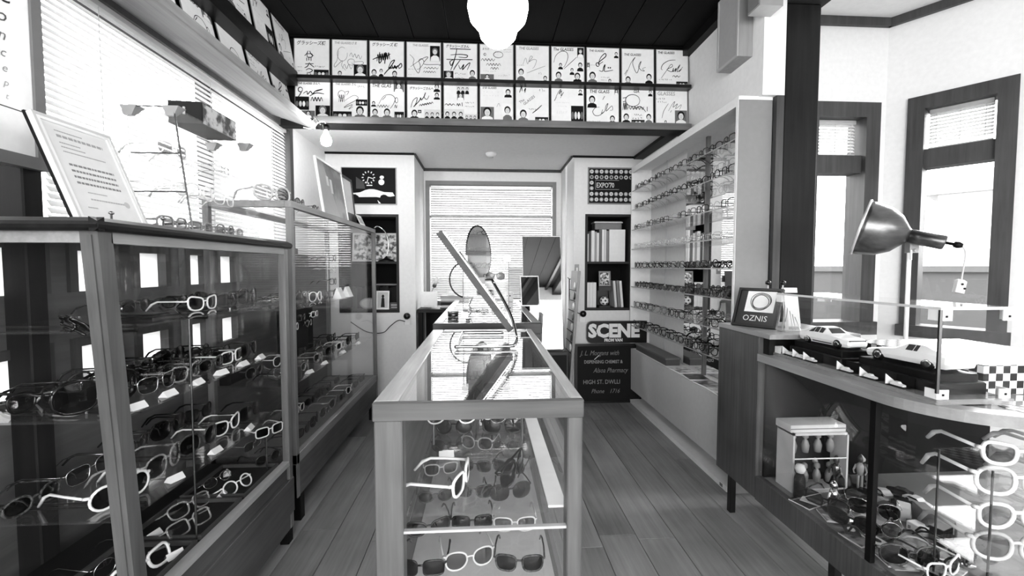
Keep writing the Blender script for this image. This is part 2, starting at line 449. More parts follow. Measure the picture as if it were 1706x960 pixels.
# ------------------------------------------------------------------ windows
SLAT = translucent('blind_slat_white', .92, .3)
SLAT_BACK = translucent('blind_slat_grey', .8, .17)
FROST = translucent('frosted_pane', .95, .85)
def slats(parent, x0, x1, z0, z1, y, pitch, tilt, wid=.024, mat=None):
    b = MB(); t = .0005; h = wid / 2
    b.box(x0, x1, -h, h, -t, t)
    me = b.mesh('slat', mat or SLAT)
    n = int((z1 - z0) / pitch)
    for i in range(n):
        link('slat', me, parent, (0, y, z1 - pitch * (i + .5)), (tilt, 0, 0))
def window(n, origin, rotz, x0, x1, z0, z1, fw=.05, proud=.03, depth=.12, mat=FRAMEWOOD, rails=(), mull=(), blind=None, pane=GLASS, tilt=R(58), sill=True):
    w = struct('window_%d' % n); w.location = origin; w.rotation_euler = (0, 0, rotz)
    # frame: two jambs, head and sill, standing proud of the wall
    MB().box(x0 - fw * .4, x0 + fw * .6, -proud, depth, z0, z1 - fw * .6).build('jamb', mat, w)
    MB().box(x1 - fw * .6, x1 + fw * .4, -proud, depth, z0, z1 - fw * .6).build('jamb', mat, w)
    MB().box(x0 - fw * .4, x1 + fw * .4, -proud, depth, z1 - fw * .6, z1 + fw * .4).build('head', mat, w)
    if sill: MB().box(x0 - fw * .6, x1 + fw * .6, -proud - .012, depth, z0 - fw * .4, z0 + fw * .5).build('window_sill', mat, w)
    for r0, r1 in rails:
        MB().box(x0 + fw * .6, x1 - fw * .6, depth * .1, depth * .9, r0, r1).build('rail', mat, w)
    for m in mull:
        MB().box(m - .022, m + .022, depth * .4, depth * .9, z0, z1).build('mullion', mat, w)
    MB().box(x0 + fw * .6, x1 - fw * .6, depth * .78, depth * .82, z0, z1).build('pane', pane, w)
    for bl in blind or ():
        bx0, bx1, bz0, bz1, by, pitch = bl
        hd = MB().bbox(bx0, bx1, by - .018, by + .018, bz1, bz1 + .028, .003).build('blind', ALU, w)
        slats(hd, bx0, bx1, bz0, bz1, by, pitch, tilt, mat=SLAT_BACK if n == 2 else SLAT)
        MB().bbox(bx0, bx1, by - .013, by + .013, bz0 - .014, bz0, .003).build('bottom_rail', PALE, hd)
        for cx in (bx0 + .12 * (bx1 - bx0), (bx0 + bx1) / 2, bx1 - .12 * (bx1 - bx0)):
            MB().box(cx - .001, cx + .001, by - .0145, by - .013, bz0, bz1).build('ladder_cord', PALE, hd)
    return w
window(1, LW, R(90), -.6, 3.3, 1.36, 2.25, mat=FRAMEWOOD, mull=(.6, 1.52, 2.45), proud=.012,
       blind=[(-.55, 1.505, 1.40, 2.20, .02, .0235), (1.53, 3.25, 1.40, 2.20, .02, .0235)])
window(2, (0, 4.6, 0), 0, -.59, .73, .88, 2.12, mat=plain(.5, .5), fw=.04, proud=.02, rails=((1.77, 1.785),),
       blind=[(-.555, .695, .93, 2.06, .005, .0235)], tilt=R(50))
window(3, (0, 2.9, 0), 0, 2.20, 2.66, .82, 2.33, fw=.1, depth=.14, proud=.02, rails=((1.90, 2.02),),
       blind=[(2.28, 2.58, 2.035, 2.24, .06, .0215)], tilt=R(48))
window(4, BO, ANG, .15, .57, .82, 2.33, fw=.085, depth=.14, proud=.02, rails=((1.90, 2.02),),
       blind=[(.215, .505, 2.035, 2.25, .06, .0215)], tilt=R(48))
k = 5
for a, b_ in small:
    for z0, z1 in ((1.165, 1.325), (.85, .995)):
        window(k, LW, R(90), a, b_, z0, z1, fw=.03, proud=.012, depth=.03, pane=FROST, sill=False)
        k += 1
# door of the left wall below the hanging sign is not in view; the near end has a dark upright
tag(MB().bbox(-1.4, -1.33, 1.36, 1.42, 0, 1.60, .004).build('trim_14', POSTWOOD), kind='structure')

# ------------------------------------------------------------------ outside
tag(MB().box(-60, 60, -60, 60, -.4, -.3).build('ground', plain(.3, .9)), kind='structure')
def house(label, x, y, w, d, h, rz, roofh):
    t = thing('house', label, 'building', (x, y, -.3), (0, 0, rz), None)
    MB().box(-w / 2, w / 2, -d / 2, d / 2, 0, h).build('wall', plain(.86, .8), t)
    MB().prism([(-w / 2 - .5, h), (w / 2 + .5, h), (0, h + roofh)], -d / 2 - .4, d / 2 + .4, 'Y').build('roof', plain(.72, .8), t)
    for i in range(3):
        x0 = -w / 2 + w * (.15 + .3 * i)
        f = MB().box(x0, x0 + 1.0, -d / 2 - .04, -d / 2, 1.2, 2.5).build('window', plain(.62, .4), t)
        MB().box(x0 + .08, x0 + .92, -d / 2 - .05, -d / 2 - .04, 1.28, 2.42).build('pane', plain(.7, .1), f)
    return t
bw = thing('boundary_wall', 'low grey street wall outside the bay windows', 'wall', (4.2, 4.6, -.3), (0, 0, R(-40)))
MB().box(-5, 5, 0, .15, 0, 1.5).build('masonry', plain(.36, .8), bw)
MB().box(-5, 5, -.03, .18, 1.5, 1.56).build('coping', plain(.4, .8), bw)
house('pale house with low gabled roof across the street, seen through the angled window', 31, 21, 10, 8, 5.5, R(-55), 2.4)
house('pale house seen through the narrow window behind the dark post', 15, 30, 9, 8, 5.5, R(-25), 2.4)

# ------------------------------------------------------------------ ledges for the autograph cards
t = thing('picture_ledge', 'pale wooden ledge with sloping underside above the left window blinds', 'ledge', (-1.4, 0, 2.2))
MB().prism([(.285, -.045), (.285, -.002), (.12, .02), (0, .065), (0, .05)], -2.4, 3.0, 'Y').build('ledge_board', LEDGEWOOD, t)
MB().prism([(.285, -.045), (.292, -.043), (.292, -.004), (.285, -.002)], -2.4, 3.0, 'Y').build('front_lip', LEDGEWOOD, t)
t = thing('picture_rail', 'dark wooden rail holding the upper row of cards on left wall', 'ledge', (-1.4, 0, 2.49))
MB().bbox(0, .165, -2.4, 3.05, -.04, .052, .003).build('rail_board', DARKEDGE, t)
t = thing('picture_ledge', 'long dark wooden ledge under the back rows of autograph cards', 'ledge', (0, 3.0, 2.197))
MB().prism([(0, .0), (.13, .0), (.13, .052), (.02, .052), (.02, .044), (0, .044)], -1.12, 1.43, 'X').build('ledge_board', wood('back_ledge_wood', .32, .5, 'X', .35), t)
MB().box(-1.12, 1.43, .0, .13, -.006, 0).build('underside_strip', RAILWOOD, t)
t = thing('picture_rail', 'thin black rail between the two back rows of autograph cards', 'ledge', (0, 3.03, 2.496))
MB().bbox(-1.3, 1.44, 0, .1, 0, .024, .003).build('rail_board', BLACK, t)

# ================================================================== AUTOGRAPH CARDS
BW, BH = .236, .262
def prt(g): return plain(g, .6, 0, .2)
def photo(parent, x0, z0, x1, z1, kind, y=-.0046):
    """a small printed photo in board fractions"""
    X0, X1, Z0, Z1 = [v for v in ((x0 - .5) * BW, (x1 - .5) * BW, z0 * BH, z1 * BH)]
    w, h = X1 - X0, Z1 - Z0
    b = MB(); d = .0002
    mats = [prt(.12), prt(.45), prt(.85), prt(.95)]
    bgm = {'d': 0, 'p': 3, 'm': 1, 'g': 2, 'c': 0}[kind[0]]
    if kind != 'p': b.box(X0, X1, y, y + .0006, Z0, Z1, bgm)
    else: b.box(X0, X1, y + .0003, y + .0006, Z0, Z1, 3)
    heads = {'g': 3, 'c': 4}.get(kind[0], 1)
    for i in range(heads):
        cx = X0 + w * (i + .5) / heads; s = min(w / heads, h) ; top = Z0 + h * (.95 if heads == 1 else .8 - .12 * (i % 2))
        if kind[0] == 'c':
            b.ell(cx, Z0 + h * .45, w / heads * .42, h * .22, y - d, 1 + i % 3, 10); continue
        body = 0 if kind[0] in 'pg' else 3
        if kind == 'pl': body = 1
        b.add([(cx - s * .46, y - d, Z0), (cx + s * .46, y - d, Z0), (cx + s * .4, y - d, Z0 + h * .26), (cx + s * .14, y - d, Z0 + h * .38), (cx - s * .14, y - d, Z0 + h * .38), (cx - s * .4, y - d, Z0 + h * .26)], [(0, 1, 2, 3, 4, 5)], body)
        hz = Z0 + h * .62 if heads == 1 else Z0 + h * .55
        b.ell(cx, hz + s * .05, s * .3, s * .36, y - 2 * d, 0 if kind[0] != 'd' else 1, 12)
        b.ell(cx, hz - s * .03, s * .21, s * .27, y - 3 * d, 2, 12)
        b.quad(cx - s * .10, cx - s * .03, hz, hz + s * .025, y - 4 * d, 0); b.quad(cx + s * .03, cx + s * .10, hz, hz + s * .025, y - 4 * d, 0)
        b.quad(cx - s * .05, cx + s * .05, hz - s * .14, hz - s * .12, y - 4 * d, 1)
    return b.build('photo', mats, parent)
def strokes(parent, sl, w=.0016, g=.06):
    b = MB()
    for st in sl:
        pts = catmull([((x - .5) * BW, z * BH) for x, z in st], 5)
        b.ribbon(pts, w * 1.45, -.0042)
    return b.build('signature', prt(g), parent)
def dashes(parent, x0, z0, x1, n, h=.03, g=.3, seed=1):
    """a line of tiny handwriting"""
    r = random.Random(seed); b = MB()
    for i in range(n):
        x = x0 + (x1 - x0) * i / n; w = (x1 - x0) / n * .7
        p = [((x + w * r.random() - .5) * BW, (z0 + h * (r.random() - .5)) * BH) for _ in range(4)]
        b.ribbon(catmull(p, 3), .0011, -.0042)
    return b.build('handwriting', prt(g), parent)
def board(label, loc, rot, head=None, hx=.08, hz=.88, hs=.024, hg=.1, sig=(), sw=.0016, sg=.06, photos=(), small=(), group='autograph cards', shear=.15, xs=.9):
    t = thing('autograph_card', label, 'autograph card', loc, rot, group)
    b = MB(); e = .005
    b.box(-BW / 2, BW / 2, -.003, 0, 0, e); b.box(-BW / 2, BW / 2, -.003, 0, BH - e, BH)
    b.box(-BW / 2, -BW / 2 + e, -.003, 0, e, BH - e); b.box(BW / 2 - e, BW / 2, -.003, 0, e, BH - e)
    b.build('border', prt(.5), t)
    MB().box(-BW / 2 + e, BW / 2 - e, -.0035, 0, e, BH - e).build('card', prt(.93), t)
    if head: text('lettering', head, hs, prt(hg), t, ((hx - .5) * BW, -.0042, hz * BH), shear=shear, xs=xs, bold=.0005)
    if sig: strokes(t, sig, sw, sg)
    for p in photos: photo(t, *p)
    for i, s_ in enumerate(small): dashes(t, *s_, seed=i + int(1000 * abs(loc[0]) + 7))
    return t
loop = lambda cx, cz, rx, rz, a0=0, a1=6.3, n=9: [(cx + rx * math.cos(a0 + (a1 - a0) * i / n), cz + rz * math.sin(a0 + (a1 - a0) * i / n)) for i in range(n + 1)]
zig = lambda x0, x1, z, h, n, sl=0: [(x0 + (x1 - x0) * i / n, z + sl * i / n + (h if i % 2 else -h)) for i in range(n + 1)]
K = 'グラッシーズ様'
top_row = [
 dict(head='グラッシーズ様', hs=.030, hz=.84, small=[(.06, .26, .24, 5, .02), (.06, .16, .24, 5, .02), (.55, .28, .88, 7, .05, .1)], photos=[(.56, .01, .97, .2, 'c')],
      sig=[[(.40, .68), (.36, .60), (.30, .55)], [(.44, .68), (.48, .60), (.55, .55)], [(.36, .60), (.5, .6), (.5, .52), (.38, .52), (.38, .6)], [(.36, .5), (.36, .42)], [(.42, .5), (.42, .43)], [(.48, .5), (.48, .42)],
           [(.32, .34), (.55, .35)], [(.44, .38), (.38, .28), (.30, .24)], [(.45, .34), (.56, .26)], [(.34, .18), (.42, .22), (.52, .18), (.44, .12), (.36, .12)], [(.38, .1), (.36, .03)], [(.46, .1), (.5, .02), (.56, .04), (.56, .1)]], sw=.002),
 dict(head='THE GLASSESさま', hs=.021, hg=.62, sig=[loop(.3, .62, .14, .18, 1, 6.5), [(.2, .7), (.15, .45), (.08, .35), (.1, .28), (.3, .45), (.28, .32), (.4, .2)], zig(.5, .85, .62, .05, 7, -.08), loop(.55, .42, .1, .08, 0, 6), [(.55, .4), (.7, .34), (.88, .38), (.85, .44), (.6, .42)], zig(.3, .6, .3, .06, 5)], sw=.0011, sg=.45,
      photos=[(.1, .01, .36, .18, 'p'), (.62, .01, .98, .36, 'd')]),
 dict(head='グラッシーズ 様', hs=.026, hz=.86, sig=[zig(.22, .58, .55, .09, 12, .06), [(.1, .5), (.25, .56), (.5, .6), (.6, .66)], [(.3, .7), (.28, .42), (.36, .48)], [(.46, .7), (.44, .4)], [(.55, .3), (.62, .45), (.72, .5), (.62, .34), (.56, .28), (.8, .34), (.9, .42), (.92, .34), (.84, .28)], [(.4, .1), (.58, .28), (.75, .3)], zig(.6, .85, .32, .04, 6)], sw=.0026,
      photos=[(.02, .01, .26, .26, 'pl'), (.26, .02, .42, .32, 'p'), (.6, .01, .84, .22, 'p')]),
 dict(head='THE GLASSES..', hx=.18, hs=.02, hg=.6, sig=[[(.1, .66), (.22, .54), (.2, .4), (.34, .18), (.4, .36), (.36, .5), (.44, .56), (.5, .46), (.38, .3), (.3, .28)], [(.12, .34), (.3, .46), (.5, .58), (.62, .6), (.5, .42), (.95, .42), (.93, .38)], zig(.5, .92, .32, .02, 9), zig(.48, .84, .22, .02, 10)], sw=.0013, sg=.12,
      photos=[(.68, .5, .96, .9, 'd')], small=[(.06, .28, .26, 5, .02, .5), (.06, .14, .24, 4, .02, .7)]),
 dict(head='グラッシーズさん', hs=.022, hz=.88, sig=[[(.2, .84), (.8, .84)], [(.22, .68), (.5, .7), (.7, .68), (.66, .62), (.45, .63)], [(.1, .56), (.85, .57)], [(.4, .86), (.36, .66), (.28, .42), (.22, .28)], [(.3, .56), (.2, .5), (.24, .4), (.32, .56)], [(.5, .56), (.36, .38), (.3, .28)], [(.45, .42), (.5, .32), (.6, .44), (.56, .3), (.7, .44), (.78, .48), (.7, .3)]], sw=.0022,
      photos=[(.02, .01, .3, .26, 'd'), (.72, .01, .97, .33, 'pl')], small=[(.34, .2, .66, 6, .05, .1), (.34, .08, .64, 5, .05, .1)]),
 dict(head='まちの', hx=.08, hz=.84, hs=.018, hg=.6, sig=[zig(.05, .45, .58, .03, 9), zig(.2, .62, .46, .03, 10), zig(.32, .56, .36, .025, 6), loop(.55, .72, .14, .08), loop(.16, .72, .03, .03)], sw=.0014, sg=.12,
      photos=[(.03, .04, .42, .2, 'm')], small=[(.45, .8, .95, 9, .02, .6), (.5, .86, .95, 9, .02, .4), (.1, .28, .5, 6, .03, .75), (.55, .18, .9, 6, .06, .75)]),
 dict(head='THE GLASSES', hx=.1, hs=.026, hg=.55, sig=[[(.22, .48), (.3, .66), (.36, .5), (.44, .7), (.5, .68), (.4, .56), (.52, .62), (.62, .6), (.56, .44), (.5, .38)], [(.34, .26), (.6, .36), (.88, .46)]], sw=.0011, sg=.5,
      photos=[(.03, .01, .3, .44, 'pl'), (.78, .01, .97, .2, 'p')], small=[(.04, .46, .28, 4, .01, .5), (.68, .26, .78, 2, .08, .6)]),
 dict(head='The GLASSES', hx=.06, hs=.028, hg=.06, sig=[[(.08, .56), (.14, .74), (.3, .86), (.46, .84), (.5, .7), (.42, .5), (.34, .42)], [(.38, .4), (.6, .58), (.76, .72)]], sw=.0014, sg=.25,
      photos=[(.78, .7, .97, .97, 'd'), (.76, .34, .97, .6, 'p'), (.2, .38, .36, .56, 'p'), (.08, .02, .36, .34, 'pl'), (.62, .04, .94, .3, 'p'), (.54, .24, .7, .44, 'p')]),
 dict(head='THE GLASSES', hx=.08, hs=.02, hg=.4, sig=[[(.36, .58), (.44, .74), (.56, .84), (.58, .76), (.4, .62), (.36, .54), (.5, .62)], loop(.34, .54, .05, .05), [(.38, .38), (.48, .36), (.52, .48), (.56, .54), (.54, .42), (.56, .36), (.8, .4)], loop(.66, .46, .01, .01), loop(.72, .46, .01, .01)], sw=.0022,
      photos=[(.02, .01, .34, .36, 'pl'), (.82, .72, .97, .9, 'p'), (.01, .4, .1, .58, 'm'), (.62, .01, .78, .16, 'p')], small=[(.42, .2, .7, 6, .03, .2), (.42, .13, .62, 5, .02, .5), (.08, .52, .28, 4, .02, .6)]),
 dict(head='THE GLASSES', hx=.08, hz=.8, hs=.023, hg=.3, sig=[[(.12, .26), (.22, .46), (.3, .62), (.42, .76), (.34, .6), (.46, .34), (.54, .5), (.6, .66), (.52, .52), (.6, .42), (.7, .4), (.64, .46), (.74, .5)], [(.1, .3), (.18, .42)]], sw=.0014, sg=.2,
      photos=[(.06, .01, .34, .24, 'pl'), (.7, .02, .97, .36, 'p')], small=[(.36, .06, .68, 7, .03, .1)]),
 dict(head='THE GLASSES', hx=.05, hs=.023, hg=.15, sig=[[(.6, .72), (.4, .7), (.22, .6), (.16, .48), (.2, .44)], [(.16, .22), (.3, .4), (.46, .6), (.5, .54), (.34, .46), (.48, .4), (.54, .5), (.52, .4), (.62, .5), (.58, .4), (.74, .6), (.64, .4), (.78, .48), (.7, .4), (.82, .54)], zig(.5, .74, .28, .02, 5)], sw=.0016, sg=.15,
      photos=[(.62, .01, .97, .14, 'c')], small=[(.08, .18, .5, 7, .05, .1), (.14, .05, .56, 7, .04, .2)]),
]
bot_row = [
 dict(head='THE GLASSES さんへ', hs=.018, hg=.25, sig=[loop(.16, .74, .06, .06), [(.2, .7), (.14, .6), (.1, .56)], [(.24, .64), (.34, .7), (.36, .62), (.44, .7), (.5, .64), (.6, .72), (.78, .76), (.6, .7)], [(.42, .58), (.6, .66), (.82, .64)], zig(.45, .78, .5, .05, 8)], sw=.0022, photos=[(.02, .22, .4, .56, 'c'), (.58, .01, .98, .34, 'd'), (.2, .02, .56, .2, 'm')]),
 dict(head='THE GLASSES さん', hs=.019, hg=.5, sig=[loop(.26, .64, .1, .1), zig(.18, .34, .54, .1, 6), [(.34, .7), (.46, .72), (.4, .62)], [(.35, .48), (.6, .62), (.72, .54), (.4, .36), (.34, .3), (.56, .38), (.46, .26), (.6, .34)]], sw=.0013, sg=.3,
      photos=[(.02, .01, .54, .2, 'c'), (.66, .36, .98, .52, 'c'), (.58, .01, .97, .34, 'pl')], small=[(.7, .84, .92, 4, .08, .3)]),
 dict(head='THE GLAS', hx=.06, hs=.032, hz=.85, hg=.12, sig=[[(.26, .42), (.4, .62), (.6, .66), (.72, .56), (.66, .4), (.56, .28)], loop(.76, .52, .04, .07), zig(.2, .55, .36, .03, 9), [(.36, .52), (.46, .62)], zig(.7, .78, .36, .04, 3)], sw=.0014, sg=.2, photos=[(.68, .74, .97, .97, 'm'), (.02, .02, .28, .3, 'pl'), (.34, .02, .64, .3, 'pl'), (.7, .01, .97, .22, 'c'), (.02, .34, .2, .48, 'p')]),
 dict(head='グラッシーズさんへ', hs=.02, hz=.82, sig=[[(.12, .34), (.18, .52), (.3, .6), (.26, .44), (.2, .36), (.36, .52), (.4, .6), (.42, .54), (.5, .64), (.54, .74), (.5, .62), (.58, .56), (.64, .66)], zig(.36, .76, .4, .02, 12, .08)], sw=.002, photos=[(.04, .02, .4, .28, 'p'), (.5, .01, .96, .3, 'g'), (.76, .76, .97, .97, 'p'), (.76, .56, .97, .74, 'p'), (.32, .2, .42, .28, 'c')]),
 dict(head=None, sig=[zig(.04, .34, .44, .02, 6), zig(.38, .5, .44, .03, 4), [(.54, .5), (.55, .4)]], sw=.0018, sg=.1, photos=[(.38, .72, .75, .97, 'g'), (.02, .02, .6, .32, 'g'), (.62, .02, .97, .2, 'g'), (.4, .56, .6, .76, 'm')], small=[(.06, .94, .3, 4, .02, .6), (.62, .5, .9, 6, .04, .3), (.62, .4, .92, 7, .03, .5)]),
 dict(head='さま GLASSES', hs=.018, hg=.45, sig=[[(.5, .4), (.56, .5), (.6, .42)]], sw=.001, sg=.6, photos=[(.03, .02, .42, .4, 'm'), (.66, .02, .97, .5, 'pl'), (.7, .66, .97, .88, 'p')], small=[(.1, .8, .6, 6, .02, .8), (.1, .7, .6, 6, .02, .85)]),
 dict(head=None, sig=[[(.12, .8), (.18, .94), (.2, .84)], [(.26, .84), (.3, .92), (.28, .8)], [(.5, .26), (.64, .36), (.78, .48)]], sw=.0022, sg=.12, photos=[(.06, .01, .4, .36, 'pl'), (.58, .02, .97, .16, 'c')], small=[(.4, .36, .62, 5, .05, .1), (.7, .88, .92, 3, .1, .5)]),
 dict(head=None, sig=[[(.12, .62), (.2, .8), (.3, .92), (.24, .78), (.32, .88), (.3, .74), (.38, .84), (.28, .68)], [(.1, .6), (.16, .7)]], sw=.0014, sg=.25, photos=[(.6, .01, .97, .48, 'c'), (.8, .76, .96, .92, 'p')], small=[(.12, .56, .56, 8, .02, .75), (.2, .46, .5, 6, .03, .8), (.16, .3, .5, 5, .1, .85)]),
 dict(head='THE GLASS', hx=.1, hs=.032, hz=.84, hg=.08, sig=[[(.4, .46), (.28, .44), (.2, .34), (.26, .24), (.4, .24), (.52, .34)], [(.44, .24), (.5, .4), (.46, .28), (.56, .36), (.6, .5), (.66, .56), (.6, .36), (.7, .44), (.78, .5), (.8, .4), (.72, .38)], [(.56, .76), (.5, .66)]], sw=.0015, sg=.2, photos=[(.02, .44, .34, .78, 'p'), (.64, .01, .94, .24, 'p'), (.86, .8, .97, .96, 'm')], small=[(.06, .08, .44, 6, .04, .6)]),
 dict(head='GIA', hx=.38, hs=.028, hz=.87, hg=.1, sig=[loop(.36, .66, .22, .16), [(.06, .72), (.18, .74)], [(.06, .62), (.16, .64)], zig(.06, .2, .5, .1, 6), zig(.2, .7, .46, .04, 11), [(.4, .44), (.6, .5), (.76, .36)], [(.8, .5), (.8, .38)]], sw=.0018, sg=.12, photos=[(.02, .02, .3, .32, 'p'), (.32, .02, .72, .14, 'c'), (.72, .02, .97, .34, 'pl'), (.82, .78, .97, .97, 'p')], small=[(.4, .28, .66, 5, .06, .1), (.34, .18, .68, 4, .06, .2)]),
 dict(head='GLASSES', hx=.06, hs=.038, hz=.82, hg=.6, shear=.05, sig=[[(.4, .4), (.5, .56), (.6, .66), (.54, .5), (.68, .6), (.62, .46), (.8, .58), (.74, .44)], [(.2, .2), (.26, .4), (.4, .6)], [(.46, .36), (.5, .42)]], sw=.0013, sg=.35, photos=[(.6, .01, .97, .42, 'm'), (.22, .02, .4, .14, 'p')], small=[(.02, .72, .32, 5, .06, .1), (.08, .64, .36, 5, .05, .1)]),
]
looks_t = ['with brush lettering and a dark photo strip', 'with grey looping signature and dark portrait', 'with heavy black signature and three portraits', 'with framed dark portrait at upper right', 'with bold black brush strokes', 'partly behind the globe lamp', 'with faint signature and standing figure photo', 'crowded with six small portraits', 'with curly black signature and striped portrait', 'with thin angular signature', 'with slanted script and small dark strip']
looks_b = ['with capped portrait behind the clip lamp', 'with grey scrawl and collage strip', 'with three boxed portraits along the bottom', 'with looped signature and suited portrait', 'with large group photos', 'with mostly blank face and pale photos', 'with slanted lettering and hatted portrait', 'with crowd photo at lower right', 'with bold capitals and three portraits', 'with big circle signature', 'with large pale capitals and curly-haired portrait']
for i in range(11):
    x = -1.28 + .248 * (i + .5)
    board('signed card %s, %s from left, upper back row' % (looks_t[i], ORD[i]), (x, 3.085, 2.522), (R(-3), 0, 0), group='cards in the upper back row', **top_row[i])
    board('signed card %s, %s from left, lower back row' % (looks_b[i], ORD[i]), (x, 3.085, 2.25), (R(-3), 0, 0), group='cards in the lower back row', **bot_row[i])
# text that runs at a slant on the seventh lower card
for o in [o for o in col.objects if o.get('label', '').startswith('signed card with slanted lettering')]:
    a = text('lettering', 'The', .026, prt(.1), o, ((.14 - .5) * BW, -.0042, .5 * BH), (R(90), R(-38), 0), shear=.1)
    b_ = text('lettering', 'GLASSES', .026, prt(.1), o, ((.26 - .5) * BW, -.0042, .46 * BH), (R(90), R(-38), 0), shear=.1)
# left wall rows
left_specs = [bot_row[7], top_row[6], bot_row[2], top_row[3], bot_row[10], top_row[8]]
for i in range(6):
    y = 2.955 - .272 * (5 - i)
    sp = dict(left_specs[i])
    if i == 3: sp = dict(head='THE GLASSES', hx=.08, hs=.022, hg=.2, sig=[loop(.52, .42, .2, .2), [(.7, .2), (.74, .26)]], sw=.0014, sg=.2)
    board('white signed card on left wall, %s from the back corner, lower row' % ORD[5 - i], (-1.268, y, 2.224), (R(-13), 0, R(90)), group='cards in the lower left row', **sp)
    sp = dict(left_specs[(i + 2) % 6])
    board('white signed card on left wall, %s from the back corner, upper row' % ORD[5 - i], (-1.258, y, 2.543), (R(-10), 0, R(90)), group='cards in the upper left row', **sp)

# ================================================================== EYEGLASSES
def lens_outline(kind, side, n=18):
    """closed outline of one lens in (x,z), side +1 right / -1 left, centred on the lens"""
    a, b, e = {'round': (.0235, .0225, 2), 'oval': (.026, .019, 2.1), 'square': (.0265, .020, 4), 'wayfarer': (.0275, .0215, 3), 'cat_eye': (.028, .0205, 2.6),
               'aviator': (.0285, .025, 2.3), 'oversized': (.032, .0275, 2.4), 'narrow': (.027, .0125, 3.2)}[kind]
    out = []
    for i in range(n):
        w = 2 * PI * i / n; c, s = math.cos(w), math.sin(w)
        x = a * math.copysign(abs(c) ** (2 / e), c); z = b * math.copysign(abs(s) ** (2 / e), s)
        if kind == 'wayfarer': x *= 1 + .1 * z / b
        if kind == 'cat_eye': z += .006 * max(0, x / a) * max(0, z / b) * 1.6; x *= 1 + .08 * z / b
        if kind == 'aviator': x = x * (1 + .08 * z / b) - (.004 * (z < 0)) * (-z / b) * -1
        out.append((side * x, z))
    return out
LH = {'round': .0225, 'oval': .019, 'square': .020, 'wayfarer': .0215, 'cat_eye': .0205, 'aviator': .025, 'oversized': .0275, 'narrow': .0125}
LA = {'round': .0235, 'oval': .026, 'square': .0265, 'wayfarer': .0275, 'cat_eye': .028, 'aviator': .0285, 'oversized': .032, 'narrow': .027}
_g = {}
def gl_data(kind, fm, lm, thick, folded):
    key = (kind, fm.name, lm.name, thick, folded)
    if key in _g: return _g[key]
    r = thick; hb = LH[kind]; a = LA[kind]; zc = hb + r; cx = a + .0085
    wrap = lambda x: 2.2 * x * x
    fb = MB()
    lens = []
    for s in (-1, 1):
        ol = lens_outline(kind, s)
        pts = [(s * cx + x, wrap(s * cx + x), zc + z) for x, z in ol]
        fb.tube(pts, r, 6, closed=True)
        lb = MB(); n = len(pts)
        c = Vector((s * cx, wrap(cx) - .002, zc))
        ring = [c + (Vector(p) - c) * .97 for p in pts]
        inner = [c + (Vector(p) - c) * .5 + Vector((0, -.0014, 0)) for p in pts]
        vs = ring + inner + [c + Vector((0, -.0019, 0))]
        fs = [(i, (i + 1) % n, n + (i + 1) % n, n + i) for i in range(n)] + [(n + i, n + (i + 1) % n, 2 * n) for i in range(n)]
        if s < 0: fs = [f[::-1] for f in fs]
        lb.add(vs, fs)
        lens.append(lb.mesh('lens', lm, True))
    zb = zc + hb * .35
    fb.tube([(-.011, wrap(.01), zb - .003), (-.005, .0, zb + .001), (.005, .0, zb + .001), (.011, wrap(.01), zb - .003)], r * .95, 6)
    xo = cx + a; zt = zc + hb * .45
    for s in (-1, 1):
        fb.tube([(s * (xo - .002), wrap(xo - .002), zt), (s * (xo + .004), wrap(xo) + .002, zt + .001), (s * (xo + .005), wrap(xo) + .008, zt)], r * 1.1, 6)
    tm = []
    y0 = wrap(xo) + .006
    for s in (-1, 1):
        tb = MB(); x = s * (xo + .0045)
        if folded:
            q = .003 if s > 0 else .008
            p = [(x, y0, zt), (x - s * .004, y0 + q, zt), (x - s * .09, y0 + q, zt - .002), (x - s * .118, y0 + q, zt - .014), (x - s * .13, y0 + q, zt - .024)]
        else:
            p = [(x, y0, zt), (x, y0 + .05, zt), (x - s * .003, y0 + .088, zt - .001), (x - s * .006, y0 + .108, zt * .72), (x - s * .008, y0 + .128, .003)]
        tb.tube(p, [r * .9, r * .9, r * 1.0, r * 1.25, r * .9], 5)
        tm.append(tb.mesh('temple', fm, True))
    d = (fb.mesh('front_frame', fm, True), lens, tm, xo)
    _g[key] = d
    return d
FM = {'black': plain(.05, .18), 'white': plain(.95, .22), 'grey': plain(.5, .25), 'dark grey': plain(.22, .25), 'silver metal': plain(.8, .2, 1), 'clear plastic': CLEARPLASTIC,
      'mottled dark': printed('tortoiseshell', 120, .08, .35), 'pale grey': plain(.75, .25)}
LM = {'dark': LENS_DARK, 'grey': LENS_MID, 'clear': LENS_CLEAR}
n_glasses = 0
def glasses(kind, frame, lens, loc, rz, label, group=None, scale=1.0, thick=None, folded=False, tilt=0, roll=0, name=None):
    """a pair of glasses whose front looks along its own -Y; loc is the point under the bridge"""
    global n_glasses
    n_glasses += 1
    th = thick or (.0011 if 'metal' in frame else .0028)
    fr, le, te, xo = gl_data(kind, FM[frame], LM[lens], th, folded)
    t = thing(name or ('sunglasses' if lens != 'clear' else 'eyeglasses'), label, 'sunglasses' if lens != 'clear' else 'glasses', loc, (tilt, roll, rz), group)
    t.scale = (scale,) * 3
    link('front_frame', fr, t)
    for m in le: link('lens', m, t)
    for m in te: link('temple', m, t)
    return t
KINDS = ['round', 'oval', 'square', 'wayfarer', 'cat_eye', 'aviator', 'oversized']
def desc(kind, frame, lens):
    return '%s %s %s' % (frame, {'wayfarer': 'trapezoid', 'cat_eye': 'cat-eye'}.get(kind, kind), 'sunglasses' if lens != 'clear' else 'eyeglasses')

